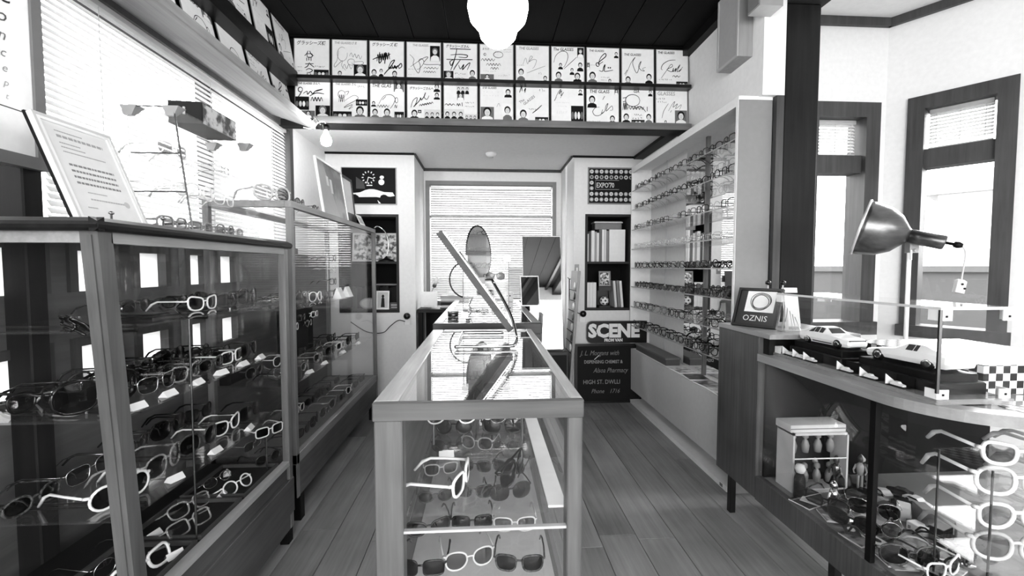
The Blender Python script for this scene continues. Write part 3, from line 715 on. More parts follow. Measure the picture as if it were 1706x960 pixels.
# ================================================================== LEFT SHOWCASE (near)
T1 = 1.364; N1 = 1.062
yn = lambda z: N1 + (T1 - z) * .07            # the old case leans a little
c1 = thing('display_case', 'worn dark-topped wooden showcase with glass front full of sunglasses, nearest left', 'display case', (-1.12, 1.55, 0))
def P1(b, name, mat, parent=c1):
    o = b.build(name, mat, parent); o.matrix_parent_inverse = Matrix.Translation((1.12, -1.55, 0)); return o
XF, XB, YF = -.885, -1.335, 2.035
def lean(b_, x0, x1, dy0, dy1, z0, z1, mi=0):
    return b_.hexa([(x0, yn(z0) + dy0, z0), (x1, yn(z0) + dy0, z0), (x1, yn(z0) + dy1, z0), (x0, yn(z0) + dy1, z0), (x0, yn(z1) + dy0, z1), (x1, yn(z1) + dy0, z1), (x1, yn(z1) + dy1, z1), (x0, yn(z1) + dy1, z1)], mi)
b = MB()
prof = [(0, 0), (.012, 0), (.020, .006), (.022, .014), (.018, .022), (0.004, .03), (0, .032)]
b.prism([(XF + p[0], T1 - .032 + p[1]) for p in prof], N1 - .02, YF + .0, 'Y')
b.prism([(N1 - p[0], T1 - .032 + p[1]) for p in prof][::-1], XB, XF + .018, 'X')
b.box(XB, XF, N1, YF, T1 - .012, T1 - .001)
P1(b, 'top_board', DARKEDGE)
for (x0, x1, near) in ((XF - .04, XF, 1), (XB, XB + .04, 1)):
    b = MB(); lean(b, x0, x1, 0, .04, .06, T1 - .032); lean(b, x0 + .012, x1 - .012, -.004, 0, .3, T1 - .04)
    P1(b, 'post', CASEWOOD)
for x0 in (XF - .03, XB):
    P1(MB().bbox(x0, x0 + .03, YF - .035, YF, .06, T1 - .032, .003), 'post', LIGHTWOODZ if x0 > -1 else CASEWOOD)
P1(MB().box(XF - .03, XF, N1 + .04, YF - .035, T1 - .058, T1 - .032), 'top_rail', LIGHTWOOD)
P1(MB().box(XB + .04, XF - .04, N1 + .003, N1 + .03, T1 - .058, T1 - .032), 'top_rail', LIGHTWOOD)
P1(MB().box(XF - .03, XF, yn(.37) + .04, YF - .035, .352, .372), 'glazing_strip', ALU)
P1(MB().box(XF - .035, XF - .012, yn(.3) + .04, YF - .035, .287, .352), 'base_panel', CASEWOODY)
P1(MB().bbox(XF - .035, XF + .004, yn(.2) + .03, YF, .13, .287, .002), 'drawer', CASEWOODY)
P1(MB().bbox(XF - .03, XF - .002, yn(.1) + .03, YF, .06, .125, .002), 'plinth_board', CASEWOODY)
P1(MB().box(XB + .01, XF - .03, yn(.3) + .02, YF - .01, .345, .36), 'case_floor', DARK)
b = MB(); lean(b, XB + .02, XF - .02, .008, .02, .06, .36); P1(b, 'side_board', CASEWOOD)
P1(MB().box(XF - .016, XF - .011, yn(.8) + .02, YF - .02, .37, T1 - .04), 'glass_pane', GLASS)
b = MB(); lean(b, XB + .02, XF - .02, .010, .015, .36, T1 - .04); P1(b, 'glass_pane', GLASS)
P1(MB().box(XB + .03, XF - .03, YF - .018, YF - .013, .36, T1 - .04), 'glass_pane', GLASS)
SH1 = (1.095, .87, .605)
for z in SH1:
    P1(MB().box(XB + .06, XF - .03, yn(z) + .03, YF - .045, z - .006, z), 'glass_shelf', SHELFGLASS)
    for y in (1.25, 1.55, 1.9):
        P1(MB().tube([(XB + .01, y, z - .006), (XF - .06, y, z - .008), (XF - .06, y, z - .018), (XB + .01, y, z - .02)], .0035, 5), 'shelf_bracket', GUN)
P1(MB().tube([(XF - .05, 1.44, .36), (XF - .05, 1.44, SH1[0] - .008)], .003, 6), 'support_rod', GUN)
for x in (XF - .04, XB + .005):
    for y in (1.16, YF - .06):
        P1(MB().bbox(x, x + .04, y, y + .045, 0, .06, .003), 'foot', DARK)
CASE1 = 'near left case'
def row(case, shelf_txt, pts, seed, palette=None, kinds=KINDS, grp=None, scale=1.1, face=R(90), jitter=.12, from_txt='near end', thick=None):
    r = random.Random(seed)
    palette = palette or [('black', 'dark'), ('black', 'dark'), ('mottled dark', 'dark'), ('dark grey', 'grey'), ('silver metal', 'grey'), ('white', 'dark'), ('black', 'grey'), ('clear plastic', 'grey')]
    for i, p in enumerate(pts):
        k = r.choice(kinds); f, l = palette[(i * 3 + seed) % len(palette)] if len(palette) > 1 else palette[0]
        rz = face + (r.random() - .5) * 2 * jitter
        glasses(k, f, l, p, rz, '%s, %s from %s, %s of %s' % (desc(k, f, l), ORD[i], from_txt, shelf_txt, case), grp or 'glasses in the %s' % case, scale, thick)
def line(x, y0, y1, z, n, dx=0.0): return [(x + dx * (i % 2), y0 + (y1 - y0) * i / max(1, n - 1), z + .0005) for i in range(n)]
# top shelf: sparse
row(CASE1, 'top shelf back row', line(-1.17, 1.55, 1.93, SH1[0], 3), 3)
row(CASE1, 'top shelf front row', line(-1.0, 1.63, 1.93, SH1[0], 3), 5)
glasses('cat_eye', 'black', 'dark', (-1.0, 1.17, SH1[0] + .001), R(140), 'black folded sunglasses lying nearest the corner post, top shelf of near left case', None, 1.15, folded=True, tilt=R(-50))
# second shelf: crowded
row(CASE1, 'second shelf back row', line(-1.2, 1.24, 1.92, SH1[1], 5), 11, [('black', 'dark'), ('mottled dark', 'dark'), ('dark grey', 'grey'), ('black', 'grey')], scale=1.15)
row(CASE1, 'second shelf front row', line(-1.0, 1.4, 1.93, SH1[1], 5), 12, scale=1.12)
glasses('oversized', 'black', 'dark', (-1.03, 1.235, SH1[1] + .001), R(80), 'huge black sunglasses beside the corner post, second shelf of near left case', None, 1.5)
row(CASE1, 'second shelf middle row', line(-1.1, 1.34, 1.9, SH1[1], 5), 13, scale=1.05)
DKP = [('black', 'dark'), ('mottled dark', 'dark'), ('dark grey', 'grey'), ('black', 'grey'), ('silver metal', 'grey')]
row(CASE1, 'third shelf back row', line(-1.2, 1.22, 1.9, SH1[2], 5), 21, DKP, scale=1.2)
row(CASE1, 'third shelf front row', line(-1.0, 1.42, 1.92, SH1[2], 4), 23, scale=1.2)
glasses('round', 'white', 'dark', (-.99, 1.235, SH1[2] + .001), R(75), 'big round white-rimmed sunglasses by the corner post, third shelf of near left case', None, 1.35)
# floor of the case: three dark trays with pairs laid out
for i, (y0, y1) in enumerate(((1.2, 1.42), (1.44, 1.68), (1.70, 1.97))):
    t = thing('display_tray', 'shallow dark display tray, %s from the near end, on near left case floor' % ORD[i], 'tray', (-1.04, (y0 + y1) / 2, .36), group='trays on the case floor')
    h = (y1 - y0) / 2
    MB().box(-.12, .12, -h, h, 0, .006).build('base', plain(.12, .8), t)
    MB().box(-.12, .12, -h, -h + .008, .006, .02).box(-.12, .12, h - .008, h, .006, .02).box(-.12, -.112, -h + .008, h - .008, .006, .02).box(.112, .12, -h + .008, h - .008, .006, .02).build('rim', plain(.3, .5), t)
FZ = .367
glasses('cat_eye', 'white', 'grey', (-.965, 1.28, FZ), R(75), 'white cat-eye sunglasses with a wide bridge on the nearest dark tray', None, 1.2, thick=.004, tilt=R(-25))
glasses('round', 'silver metal', 'clear', (-1.07, 1.31, FZ), R(80), 'silver round eyeglasses behind the white cat-eye pair on nearest tray', None, 1.15)
glasses('square', 'clear plastic', 'clear', (-.98, 1.50, FZ), R(70), 'clear square eyeglasses in front on the middle dark tray', None, 1.15, tilt=R(-30))
glasses('wayfarer', 'clear plastic', 'clear', (-1.05, 1.61, FZ), R(70), 'clear trapezoid eyeglasses at the back of the middle dark tray', None, 1.15, tilt=R(-30))
glasses('round', 'white', 'clear', (-.965, 1.76, FZ), R(70), 'round white eyeglasses in front on the farthest dark tray', None, 1.1, tilt=R(-30))
glasses('oval', 'silver metal', 'clear', (-1.08, 1.82, FZ), R(75), 'small oval silver eyeglasses at the back of the farthest dark tray', None, 1.0, tilt=R(-30))
glasses('square', 'white', 'dark', (-.93, 1.93, .52), R(60), 'white square sunglasses hung high at the far end of near left case', None, 1.0)
glasses('round', 'dark grey', 'dark', (-.95, 1.95, FZ + .02), R(60), 'dark round sunglasses at the far end, floor of near left case', None, 1.0)
# little display stand that carries the hung white pair
st = thing('display_stand', 'thin dark display riser at the far end, floor of near left case', 'stand', (-.955, 1.94, .36))
MB().tube([(.0, 0, 0), (.0, 0, .16)], .004, 6).build('pole', GUN, st); MB().box(-.03, .03, -.02, .02, 0, .005).build('base', GUN, st)
# price cards
def price_card(loc, rz, label, grp='price cards', w=.045, d=.028):
    t = MB().prism([(-d / 2, 0), (d / 2, 0), (d / 2 - .002, .003), (0, .017), (-d / 2 + .002, .003)], -w / 2, w / 2, 'X').build('price_card', PAPER, None, loc, (0, 0, rz))
    return tag(t, label, 'price card', grp)
for i, y in enumerate((1.22, 1.34, 1.47, 1.6, 1.74, 1.87)):
    price_card((-.935, y, SH1[1]), R(80 + 8 * (i % 3)), 'small white price card, %s from near end, second shelf front edge, near left case' % ORD[i])
for i, y in enumerate((1.36, 1.56, 1.78)):
    price_card((-.94, y, SH1[2]), R(70 + 15 * (i % 3)), 'small white price card, %s from near end, third shelf front edge, near left case' % ORD[i])
for i, (x, y) in enumerate(((-.95, 1.36), (-1.09, 1.47), (-1.02, 1.72), (-1.1, 1.9))):
    price_card((x, y, .366), R(60 + 20 * i), 'small white price card, %s from near end, on trays of near left case' % ORD[i])
# clear head form and clear ring on the top shelf
t = thing('head_form', 'clear acrylic oval head form on a stalk, top shelf of near left case', 'display form', (-1.12, 1.44, SH1[0]))
MB().lathe([(.035, 0), (.035, .006), (.006, .01), (.006, .035)], 16).build('base', ACRYL, t, smooth=True)
b = MB(); b.lathe([(.004, -.085), (.028, -.075), (.045, -.045), (.05, 0), (.046, .04), (.03, .07), (.004, .084)], 20)
o = b.build('head', ACRYL, t, (0, 0, .12), smooth=True); o.scale = (.55, 1, 1)
t = thing('acrylic_ring', 'clear acrylic hoop on dark round foot, top shelf of near left case', 'display form', (-1.1, 1.72, SH1[0]))
MB().tube([(0, .085 * math.cos(w), .1 + .09 * math.sin(w)) for w in [i * 2 * PI / 28 for i in range(28)]], .004, 6, closed=True).build('hoop', ACRYL, t, smooth=True)
MB().lathe([(.05, 0), (.05, .006), (.045, .01)], 18).build('foot', DARK, t)
t = thing('display_tray', 'flat black leather tray, top shelf of near left case', 'tray', (-1.05, 1.4, SH1[0]))
MB().bbox(-.08, .08, -.06, .06, 0, .008, .003).build('base', BLACK, t); MB().bbox(-.06, .06, -.04, .04, .008, .014, .003).build('pad', DARK, t)

# ================================================================== LEFT SHOWCASE (far)
c2 = thing('display_case', 'tall pale wooden-framed glass showcase standing beyond the near left case', 'display case', (-1.1, 2.9, 0))
def P2(b, name, mat, smooth=False):
    o = b.build(name, mat, c2, smooth=smooth); o.matrix_parent_inverse = Matrix.Translation((1.1, -2.9, 0)); return o
X2F, X2B, Y2N, Y2F, T2 = -.9, -1.3, 2.115, 3.69, 1.56
for x0 in (X2F - .028, X2B):
    for y0 in (Y2N, Y2F - .028):
        P2(MB().bbox(x0, x0 + .028, y0, y0 + .028, .14, T2 - .03, .002), 'post', LIGHTWOODZ)
for (a, b2, c_, d_) in ((X2F - .03, X2F, Y2N, Y2F), (X2B, X2B + .03, Y2N, Y2F), (X2B + .03, X2F - .03, Y2N, Y2N + .03), (X2B + .03, X2F - .03, Y2F - .03, Y2F)):
    P2(MB().bbox(a, b2, c_, d_, T2 - .03, T2, .002), 'top_rail', LIGHTWOOD)
P2(MB().box(X2B + .028, X2F - .028, Y2N + .03, Y2F - .03, T2 - .012, T2 - .006), 'glass_top', GLASS)
P2(MB().box(X2F - .016, X2F - .011, Y2N + .028, Y2F - .028, .35, T2 - .03), 'glass_pane', GLASS)
P2(MB().box(X2B + .028, X2F - .028, Y2N + .011, Y2N + .016, .35, T2 - .03), 'glass_pane', GLASS)
P2(MB().box(X2B + .028, X2F - .028, Y2F - .016, Y2F - .011, .35, T2 - .03), 'glass_pane', GLASS)
P2(MB().bbox(X2F - .03, X2F, Y2N, Y2F, .305, .35, .002), 'bottom_rail', LIGHTWOOD)
P2(MB().bbox(X2F - .035, X2F - .004, Y2N, Y2F, .14, .305, .002), 'base_panel', CASEWOODY)
P2(MB().box(X2B, X2F - .035, Y2N, Y2N + .02, .14, .35).box(X2B, X2F - .035, Y2F - .02, Y2F, .14, .35), 'side_board', CASEWOODY)
P2(MB().box(X2B, X2F - .03, Y2N + .02, Y2F - .02, .325, .338), 'case_floor', plain(.4, .7))
SH2 = (1.044, .68)
for z, y1 in zip(SH2, (3.16, 3.64)):
    P2(MB().box(X2B + .02, X2F - .03, Y2N + .035, y1, z - .006, z), 'glass_shelf', SHELFGLASS)
for y in (Y2N + .05, Y2F - .1):
    for x in (X2B, X2F - .05): P2(MB().bbox(x, x + .04, y, y + .05, 0, .14, .003), 'foot', DARK)
CASE2 = 'far left case'
row(CASE2, 'upper shelf front row', line(-1.0, 2.3, 3.05, SH2[0], 5), 31)
row(CASE2, 'upper shelf back row', line(-1.18, 2.3, 3.0, SH2[0], 5), 32)
row(CASE2, 'lower shelf front row', line(-1.0, 2.3, 3.5, SH2[1], 7), 41)
row(CASE2, 'lower shelf back row', line(-1.18, 2.32, 3.45, SH2[1], 5), 42)
row(CASE2, 'floor front row', line(-.98, 2.24, 3.55, .3385, 9), 51, scale=1.05)
row(CASE2, 'floor back row', line(-1.16, 2.24, 3.5, .3385, 8), 52, scale=1.05)
# rack holding three frames one above another
t = thing('glasses_rack', 'slim metal rack showing frames one above another in far left case', 'rack', (-1.08, 3.08, SH2[0]))
MB().bbox(-.05, .05, -.03, .03, 0, .006, .002).build('base', STEEL, t); MB().tube([(0, 0, .006), (0, 0, .30)], .005, 6).build('pole', STEEL, t)
for z in (.11, .19, .27): MB().tube([(0, 0, z), (.035, 0, z)], .003, 5).build('arm', STEEL, t)
for i, z in enumerate((.105, .185, .265)):
    glasses('square', ('black', 'silver metal', 'black')[i], 'clear', (-1.035, 3.08, SH2[0] + z - .02), R(90), '%s eyeglasses on the slim rack, %s from the bottom' % (('black', 'silver', 'black')[i], ORD[i]), 'frames on the slim rack')
# dark velvet risers, each standing on the lower shelf
for i, (y0, y1, h) in enumerate(((2.16, 2.36, .11), (2.75, 3.2, .30))):
    t = thing('display_riser', ('low black velvet riser at the near end', 'tall dark riser panel at the middle')[i] + ', lower shelf of far left case', 'riser', (-1.26, (y0 + y1) / 2, SH2[1]))
    b = MB().bbox(-.015, .03, -(y1 - y0) / 2, (y1 - y0) / 2, 0, h, .004).build('block', plain(.1, .9), t)
    MB().box(.03, .034, -(y1 - y0) / 2 + .01, (y1 - y0) / 2 - .01, .01, h - .01).build('facing', plain(.16, .9), t)
for i in range(4):
    y = 2.82 + .11 * i
    glasses(('round', 'square')[i % 2], ('white', 'black', 'silver metal', 'white')[i], 'grey', (-1.19, y, SH2[1] + .17 + .05 * (i % 2)), R(90), '%s sunglasses hung on the tall dark riser, %s from near end' % (('white', 'black', 'silver', 'white')[i], ORD[i]), 'pairs on the dark riser', .95, folded=True)
for i, y in enumerate((2.4, 2.62, 2.95, 3.3)):
    price_card((-.945, y, SH2[1]), R(75 + 10 * (i % 2)), 'small white price card, %s from near end, lower shelf of far left case' % ORD[i])
for i, y in enumerate((2.95, 3.12)):
    t = MB().prism([(-.03, 0), (.03, 0), (.0, .07), (-.004, .07)], -.04, .04, 'Y').build('leaflet', PAPER, None, (-.96, y, SH2[0]))
    tag(t, ('white folded leaflet standing on upper shelf before the slim rack', 'white folded leaflet at far end, upper shelf of far left case')[i], 'leaflet')

# ================================================================== ON TOP OF THE LEFT CASES
def framed(name, label, cat, bl, br_, height, lean_a, frame_mat, fw, inner_mat, depth=.014, mount=None):
    """a picture frame resting on its bottom edge from bl to br_ (world, z = support), leaning back; returns root in local coords: X right, -Y front"""
    bl = Vector(bl); br_ = Vector(br_); w = (br_ - bl).length; d = (br_ - bl).normalized()
    ang = math.atan2(d.y, d.x)
    t = thing(name, label, cat, bl, (-lean_a, 0, ang))
    b = MB(); b.box(0, w, -depth, 0, 0, fw); b.box(0, w, -depth, 0, height - fw, height); b.box(0, fw, -depth, 0, fw, height - fw); b.box(w - fw, w, -depth, 0, fw, height - fw)
    b.build('frame', frame_mat, t)
    MB().box(fw, w - fw, -depth * .55, -.002, fw, height - fw).build('picture', inner_mat, t)
    return t, w
t, w = framed('document_frame', 'slim white framed certificate with printed lines leaning on near left case', 'picture frame', (-1.05, 1.2, T1), (-1.05, 1.435, T1), .30, R(21), plain(.8, .4), .008, plain(.86, .4))
MB().box(-.003, w + .003, 0, .006, -.0, .303).build('backing', DARK, t)
b = MB(); b.box(.008, w - .008, -.0125, -.0085, .008, .016).box(.008, w - .008, -.0125, -.0085, .284, .292).box(.008, .018, -.0125, -.0085, .016, .284).box(w - .018, w - .008, -.0125, -.0085, .016, .284)
b.build('mount', PAPER, t)
r = random.Random(4)
def textlines(parent, rows, y, mat):
    b = MB()
    for (x0, x1, z, h) in rows:
        x = x0
        while x < x1:
            ww = h * (.8 + r.random() * 1.2); b.box(x, min(x + ww, x1), y - .0004, y, z, z + h); x += ww + h * .45
    return b.build('printed_lines', mat, parent)
textlines(t, [(.05, .13, .262, .003), (.05, .19, .245, .0075), (.05, .11, .228, .003), (.05, .12, .216, .003), (.05, .18, .203, .003)], -.0079, plain(.6, .6))
textlines(t, [(.05, .19, .165, .006), (.05, .19, .148, .006), (.05, .19, .131, .006), (.05, .19, .114, .006)], -.0079, plain(.5, .6))
textlines(t, [(.07, .13, .09, .003), (.07, .18, .07, .004), (.05, .08, .045, .003)], -.0079, plain(.65, .6))
MB().ell(.19, .072, .01, .01, -.0081).build('seal', plain(.72, .6), t)
for i, (x, y) in enumerate(((-.97, 1.21), (-.925, 1.33))):
    t = thing('brass_pin', 'small upright metal peg on case top, %s the certificate' % ('before', 'right of')[i], 'peg', (x, y, T1))
    MB().lathe([(.006, 0), (.003, .002), (.0025, .022)], 8).build('stem', STEEL, t, smooth=True); MB().lathe([(.002, .022), (.006, .024), (.006, .028), (.002, .031)], 10).build('head', STEEL, t, smooth=True)
# hanging sign board at the far left
t = thing('hanging_sign', 'white framed hanging sign with slanted vertical lettering, far left by the blinds', 'sign', (-1.33, 0, 0))
MB().box(0, .016, .75, 1.385, 1.57, 2.15).build('panel', plain(.95, .5), t)
b = MB().box(-.012, .024, 1.385, 1.415, 1.535, 2.15).box(-.012, .024, .72, 1.385, 1.535, 1.57); b.build('frame', plain(.45, .5), t)
MB().box(.016, .0168, .76, 1.36, 1.69, 1.693).build('rule', plain(.3, .5), t)
z = 2.10
for i, ch in enumerate('DOConcept'):
    s = (.05, .05, .042, .034, .028, .024, .021, .018, .016)[i]
    text('letter', ch, s * 1.5, plain((.2, .2, .25, .35, .45, .5, .58, .64, .7)[i], .5), t, (.0175, 1.285 + .003 * i, z), (R(90), 0, R(90)), shear=.3)
    z -= (.062, .062, .055, .05, .045, .04, .038, .035, .03)[i]
# acrylic glasses tower
tw = thing('acrylic_tower', 'clear acrylic display tower with slanted front and metal corner clips on near left case', 'display stand', (-1.02, 1.66, T1))
def PT(b, name, mat): 
    o = b.build(name, mat, tw); o.matrix_parent_inverse = Matrix.Translation((1.02, -1.66, -T1)); return o
ty0, ty1, tz1 = 1.457, 1.87, 1.75
for y in (ty0, ty1):
    PT(MB().prism([(-1.107, T1), (-.925, T1), (-.968, tz1), (-1.107, tz1)], y - .0025, y + .0025, 'Y'), 'side_sheet', ACRYL)
PT(MB().hexa([(-.927, ty0, T1), (-.923, ty0, T1), (-.923, ty1, T1), (-.927, ty1, T1), (-.970, ty0, tz1), (-.966, ty0, tz1), (-.966, ty1, tz1), (-.970, ty1, tz1)]), 'front_sheet', ACRYL)
PT(MB().box(-1.107, -.968, ty0, ty1, tz1 - .004, tz1), 'top_sheet', ACRYL)
PT(MB().tube([(-.968, ty0 - .003, tz1), (-.923, ty0 - .003, T1)], .0028, 5), 'edge_rod', GUN)
PT(MB().tube([(-1.107, ty0 - .003, tz1), (-1.107, ty0 - .003, T1)], .0016, 5), 'edge_rod', STEEL)
PT(MB().tube([(-1.107, ty0 - .003, tz1), (-.968, ty0 - .003, tz1)], .0016, 5), 'edge_rod', GUN)
for (x, y) in ((-1.10, ty0), (-.975, ty0), (-.975, ty1), (-1.10, ty1)):
    b = MB().hexa([(x - .016, y - .005, tz1 - .028), (x + .008, y - .005, tz1 - .028), (x + .008, y + .008, tz1 - .028), (x - .016, y + .008, tz1 - .028), (x - .024, y - .007, tz1 + .002), (x + .024, y - .007, tz1 + .002), (x + .024, y + .03, tz1 + .002), (x - .024, y + .03, tz1 + .002)])
    PT(b, 'corner_clip', plain(.6, .35, .5))
TS = (1.61, 1.49)
for z, xf in zip(TS, (-.955, -.942)):
    PT(MB().box(-1.105, xf, ty0 + .005, ty1 - .005, z - .004, z), 'shelf_sheet', ACRYL)
    PT(MB().tube([(-1.105, ty0 + .004, z - .002), (xf, ty0 + .004, z - .002)], .0022, 5), 'shelf_edge', GUN)
TW = 'clear tower'
row(TW, 'top shelf', line(-1.02, 1.53, 1.80, TS[0], 2), 61, [('silver metal', 'clear'), ('white', 'grey')], grp='glasses in the tower', scale=.95)
row(TW, 'middle shelf', line(-1.02, 1.52, 1.81, TS[1], 3), 62, [('clear plastic', 'grey'), ('silver metal', 'clear'), ('white', 'clear')], grp='glasses in the tower', scale=.95)
row(TW, 'bottom', line(-1.02, 1.52, 1.81, T1 + .0005, 3), 63, [('grey', 'grey'), ('pale grey', 'dark'), ('clear plastic', 'grey')], grp='glasses in the tower', scale=1.05)
row('near left case', 'top board', line(-1.05, 1.92, 1.98, T1 + .0005, 1), 64, [('pale grey', 'grey')], grp='glasses on the case top', scale=1.05)
t = thing('printed_box', 'dark printed box with a keyhole picture on top of the clear tower', 'box', (-1.04, 1.72, tz1))
MB().hexa([(-.05, -.11, 0), (.055, -.10, 0), (.055, .11, 0), (-.05, .10, 0), (-.05, -.11, .075), (.055, -.10, .075), (.055, .11, .075), (-.05, .10, .075)]).build('box', plain(.2, .5), t)
MB().box(.0555, .0562, -.095, .105, .003, .072).build('side_print', printed('box_print', 30, .3, .72), t)
MB().tube([(.0, -.1062, .03), (.0, -.1062, .055)], .004, 6).build('keyhole', PALE, t)
# white goggles on the near end of the far case
glasses('oversized', 'pale grey', 'grey', (-1.0, 2.17, T2 + .0005), R(60), 'large pale sunglasses lying on the near end of far left case top', None, 1.25, thick=.004)
row('far left case', 'top', line(-.955, 2.36, 2.58, T2 + .0005, 2), 66, [('mottled dark', 'grey')], grp='glasses on the far case top', scale=.9)
t, w = framed('framed_print', 'white framed grey poster leaning on top of far left case', 'picture frame', (-.96, 2.68, T2), (-.96, 3.15, T2), .35, R(8), plain(.9, .4), .012, printed('grey_poster', 6, .45, .62))
b = MB(); b.add([(.012, -.0085, .012), (.30, -.0085, .012), (.12, -.0085, .338), (.012, -.0085, .338)], [(0, 1, 2, 3)]); b.build('print_shape', plain(.66, .4), t)
MB().box(.14, .18, -.009, -.0086, .2, .26).box(.2, .24, -.009, -.0086, .16, .25).build('print_lettering', plain(.85, .4), t)
t, w = framed('framed_print', 'narrow dark frame with white sheet at far end of far left case top', 'picture frame', (-1.0, 3.22, T2), (-1.0, 3.48, T2), .36, R(6), plain(.2, .4), .02, plain(.9, .5))
MB().box(.02, .24, -.0125, -.0085, .02, .09).build('lower_band', plain(.15, .4), t)
t = thing('small_card', 'small white card propped at the far corner of far left case top', 'card', (-.94, 3.42, T2), (R(-25), 0, R(90)))
MB().box(0, .14, -.002, 0, 0, .1).build('card', PAPER, t); MB().box(.02, .12, -.0026, -.002, .03, .08).build('print', plain(.7, .5), t)
MB().box(.06, .08, 0, .002, 0, .08).build('prop', PALE, t)

# clip lamp with bare bulb below the ledge corner
t = thing('clip_lamp', 'clip-on lamp with a glowing bare bulb under the ledge corner', 'lamp', (-1.11, 2.93, 2.155))
MB().tube(catmull([(-.06, .03, -.002), (0, .01, -.012), (.05, -.01, .02), (.09, -.03, .02), (.105, -.035, 0)], 5), .004, 6).build('cord', WHITE, t, smooth=True)
MB().tube([(-.02, -.01, .06), (.0, -.01, .0), (.03, -.012, .05), (.07, -.03, .0)], .004, 6).build('clip', STEEL, t)
MB().lathe([(.012, -.01), (.02, -.006), (.02, .025), (.012, .03)], 14, o=(.105, -.035, -.03)).build('socket', BLACK, t, smooth=True)
MB().lathe([(.01, 0), (.016, -.018), (.030, -.045), (.033, -.065), (.026, -.088), (.004, -.098)], 18, o=(.105, -.035, -.04)).build('bulb', emitter('bare_bulb', 90), t, smooth=True)

# schoolhouse globe pendant lamps: one in view and two behind the viewer
def pendant(x, y, label):
    t = thing('pendant_lamp', label, 'lamp', (x, y, 2.803), group='globe pendant lamps')
    MB().lathe([(.05, 0), (.055, -.01), (.05, -.03), (.01, -.035)], 20).build('canopy', STEEL, t, smooth=True)
    MB().tube([(0, 0, -.03), (0, 0, -.34)], .005, 6).build('rod', STEEL, t)
    MB().lathe([(.03, -.33), (.055, -.345), (.055, -.375), (.05, -.38)], 20).build('fitter', STEEL, t, smooth=True)
    MB().lathe([(.05, -.38), (.055, -.40), (.085, -.425), (.115, -.47), (.122, -.52), (.112, -.565), (.09, -.59), (.078, -.605), (.07, -.635), (.045, -.66), (.004, -.668)], 28).build('globe', emitter('opal_globe', 7.5), t, smooth=True)
pendant(.055, 1.8, 'glowing white schoolhouse globe lamp hanging from the dark ceiling')
pendant(.055, -.4, 'glowing white globe lamp hanging behind the viewer, nearer the counter')
pendant(.055, -1.8, 'glowing white globe lamp hanging behind the viewer, by the shop front')

# ================================================================== CENTRE COUNTERS
k1 = thing('glass_counter', 'scuffed wooden glass-topped counter in the middle of the aisle', 'counter', (-.013, 1.56, 0))
def PK(b, name, mat, parent=k1):
    o = b.build(name, mat, parent); o.matrix_parent_inverse = Matrix.Translation((.013, -1.56, 0)); return o
KX0, KX1, KY0, KY1, KT = -.255, .228, .987, 2.14, .945
PK(MB().bbox(KX0, KX1, KY0, KY0 + .014, KT - .042, KT, .003), 'top_rail', wood('counter_front_rail', .28, .42, 'X', .35))
PK(MB().bbox(KX0, KX0 + .055, KY0 + .014, KY1, KT - .042, KT, .003), 'top_rail', COUNTERTOP)
PK(MB().bbox(KX1 - .03, KX1, KY0 + .014, KY1, KT - .042, KT, .003), 'top_rail', COUNTERTOP)
PK(MB().bbox(KX0 + .055, KX1 - .03, KY1 - .05, KY1, KT - .042, KT, .003), 'top_rail', COUNTERTOP)
PK(MB().box(KX0 + .055, KX1 - .03, KY0 + .014, KY1 - .05, KT - .012, KT - .004), 'glass_top', glass('counter_glass', .95, 2.2, .01))
for (x0, x1) in ((KX0 + .003, KX0 + .066), (KX1 - .038, KX1 - .002)):
    PK(MB().bbox(x0, x1, KY0 + .003, KY0 + .05, 0, KT - .042, .003), 'post', COUNTERWOOD)
    PK(MB().bbox(x0, x1, KY1 - .05, KY1 - .003, 0, KT - .042, .003), 'post', COUNTERWOOD)
PK(MB().box(KX0 + .004, KX0 + .018, KY0 + .05, KY1 - .05, .12, KT - .042), 'side_board', wood('counter_side', .3, .46, 'Y'))
PK(MB().box(KX1 - .018, KX1 - .012, KY0 + .05, KY1 - .05, .3, KT - .042), 'glass_pane', GLASS)
PK(MB().box(KX1 - .02, KX1 - .004, KY0 + .05, KY1 - .05, .12, .3), 'side_board', COUNTERWOOD)
PK(MB().box(KX0 + .066, KX1 - .038, KY0 + .012, KY0 + .018, .3, KT - .042), 'glass_pane', GLASS)
PK(MB().box(KX0 + .066, KX1 - .038, KY0 + .009, KY0 + .021, .634, .640), 'glazing_joint', ALU)
PK(MB().box(KX0 + .066, KX1 - .038, KY0 + .01, KY0 + .04, .12, .3), 'front_board', COUNTERWOOD)
PK(MB().box(KX0 + .02, KX1 - .02, KY0 + .04, KY1 - .04, .30, .315), 'case_floor', plain(.88, .7))
PK(MB().box(KX0 + .02, KX1 - .02, KY1 - .04, KY1 - .025, .3, KT - .05), 'back_board', plain(.4, .7))
PK(MB().box(KX1 - .075, KX1 - .03, KY0 + .05, KY1 - .05, .662, .668), 'ledge_strip', WHITE)
KS = (.67, .47)
PK(MB().box(KX0 + .07, KX1 - .078, KY0 + .03, KY1 - .06, KS[0] - .008, KS[0]), 'glass_shelf', SHELFGLASS)
PK(MB().box(KX0 + .02, KX1 - .03, KY0 + .03, KY1 - .06, KS[1] - .008, KS[1]), 'glass_shelf', SHELFGLASS)
CC = 'aisle counter'
glasses('wayfarer', 'white', 'dark', (-.055, 1.13, KS[0] + .0005), R(78), 'white-framed sunglasses turned sideways at front of aisle counter shelf', None, 1.15, thick=.0036)
glasses('oversized', 'black', 'dark', (.085, 1.17, KS[0] + .0005), R(65), 'black folded sunglasses standing right of the white pair, aisle counter shelf', None, 1.1, folded=True)
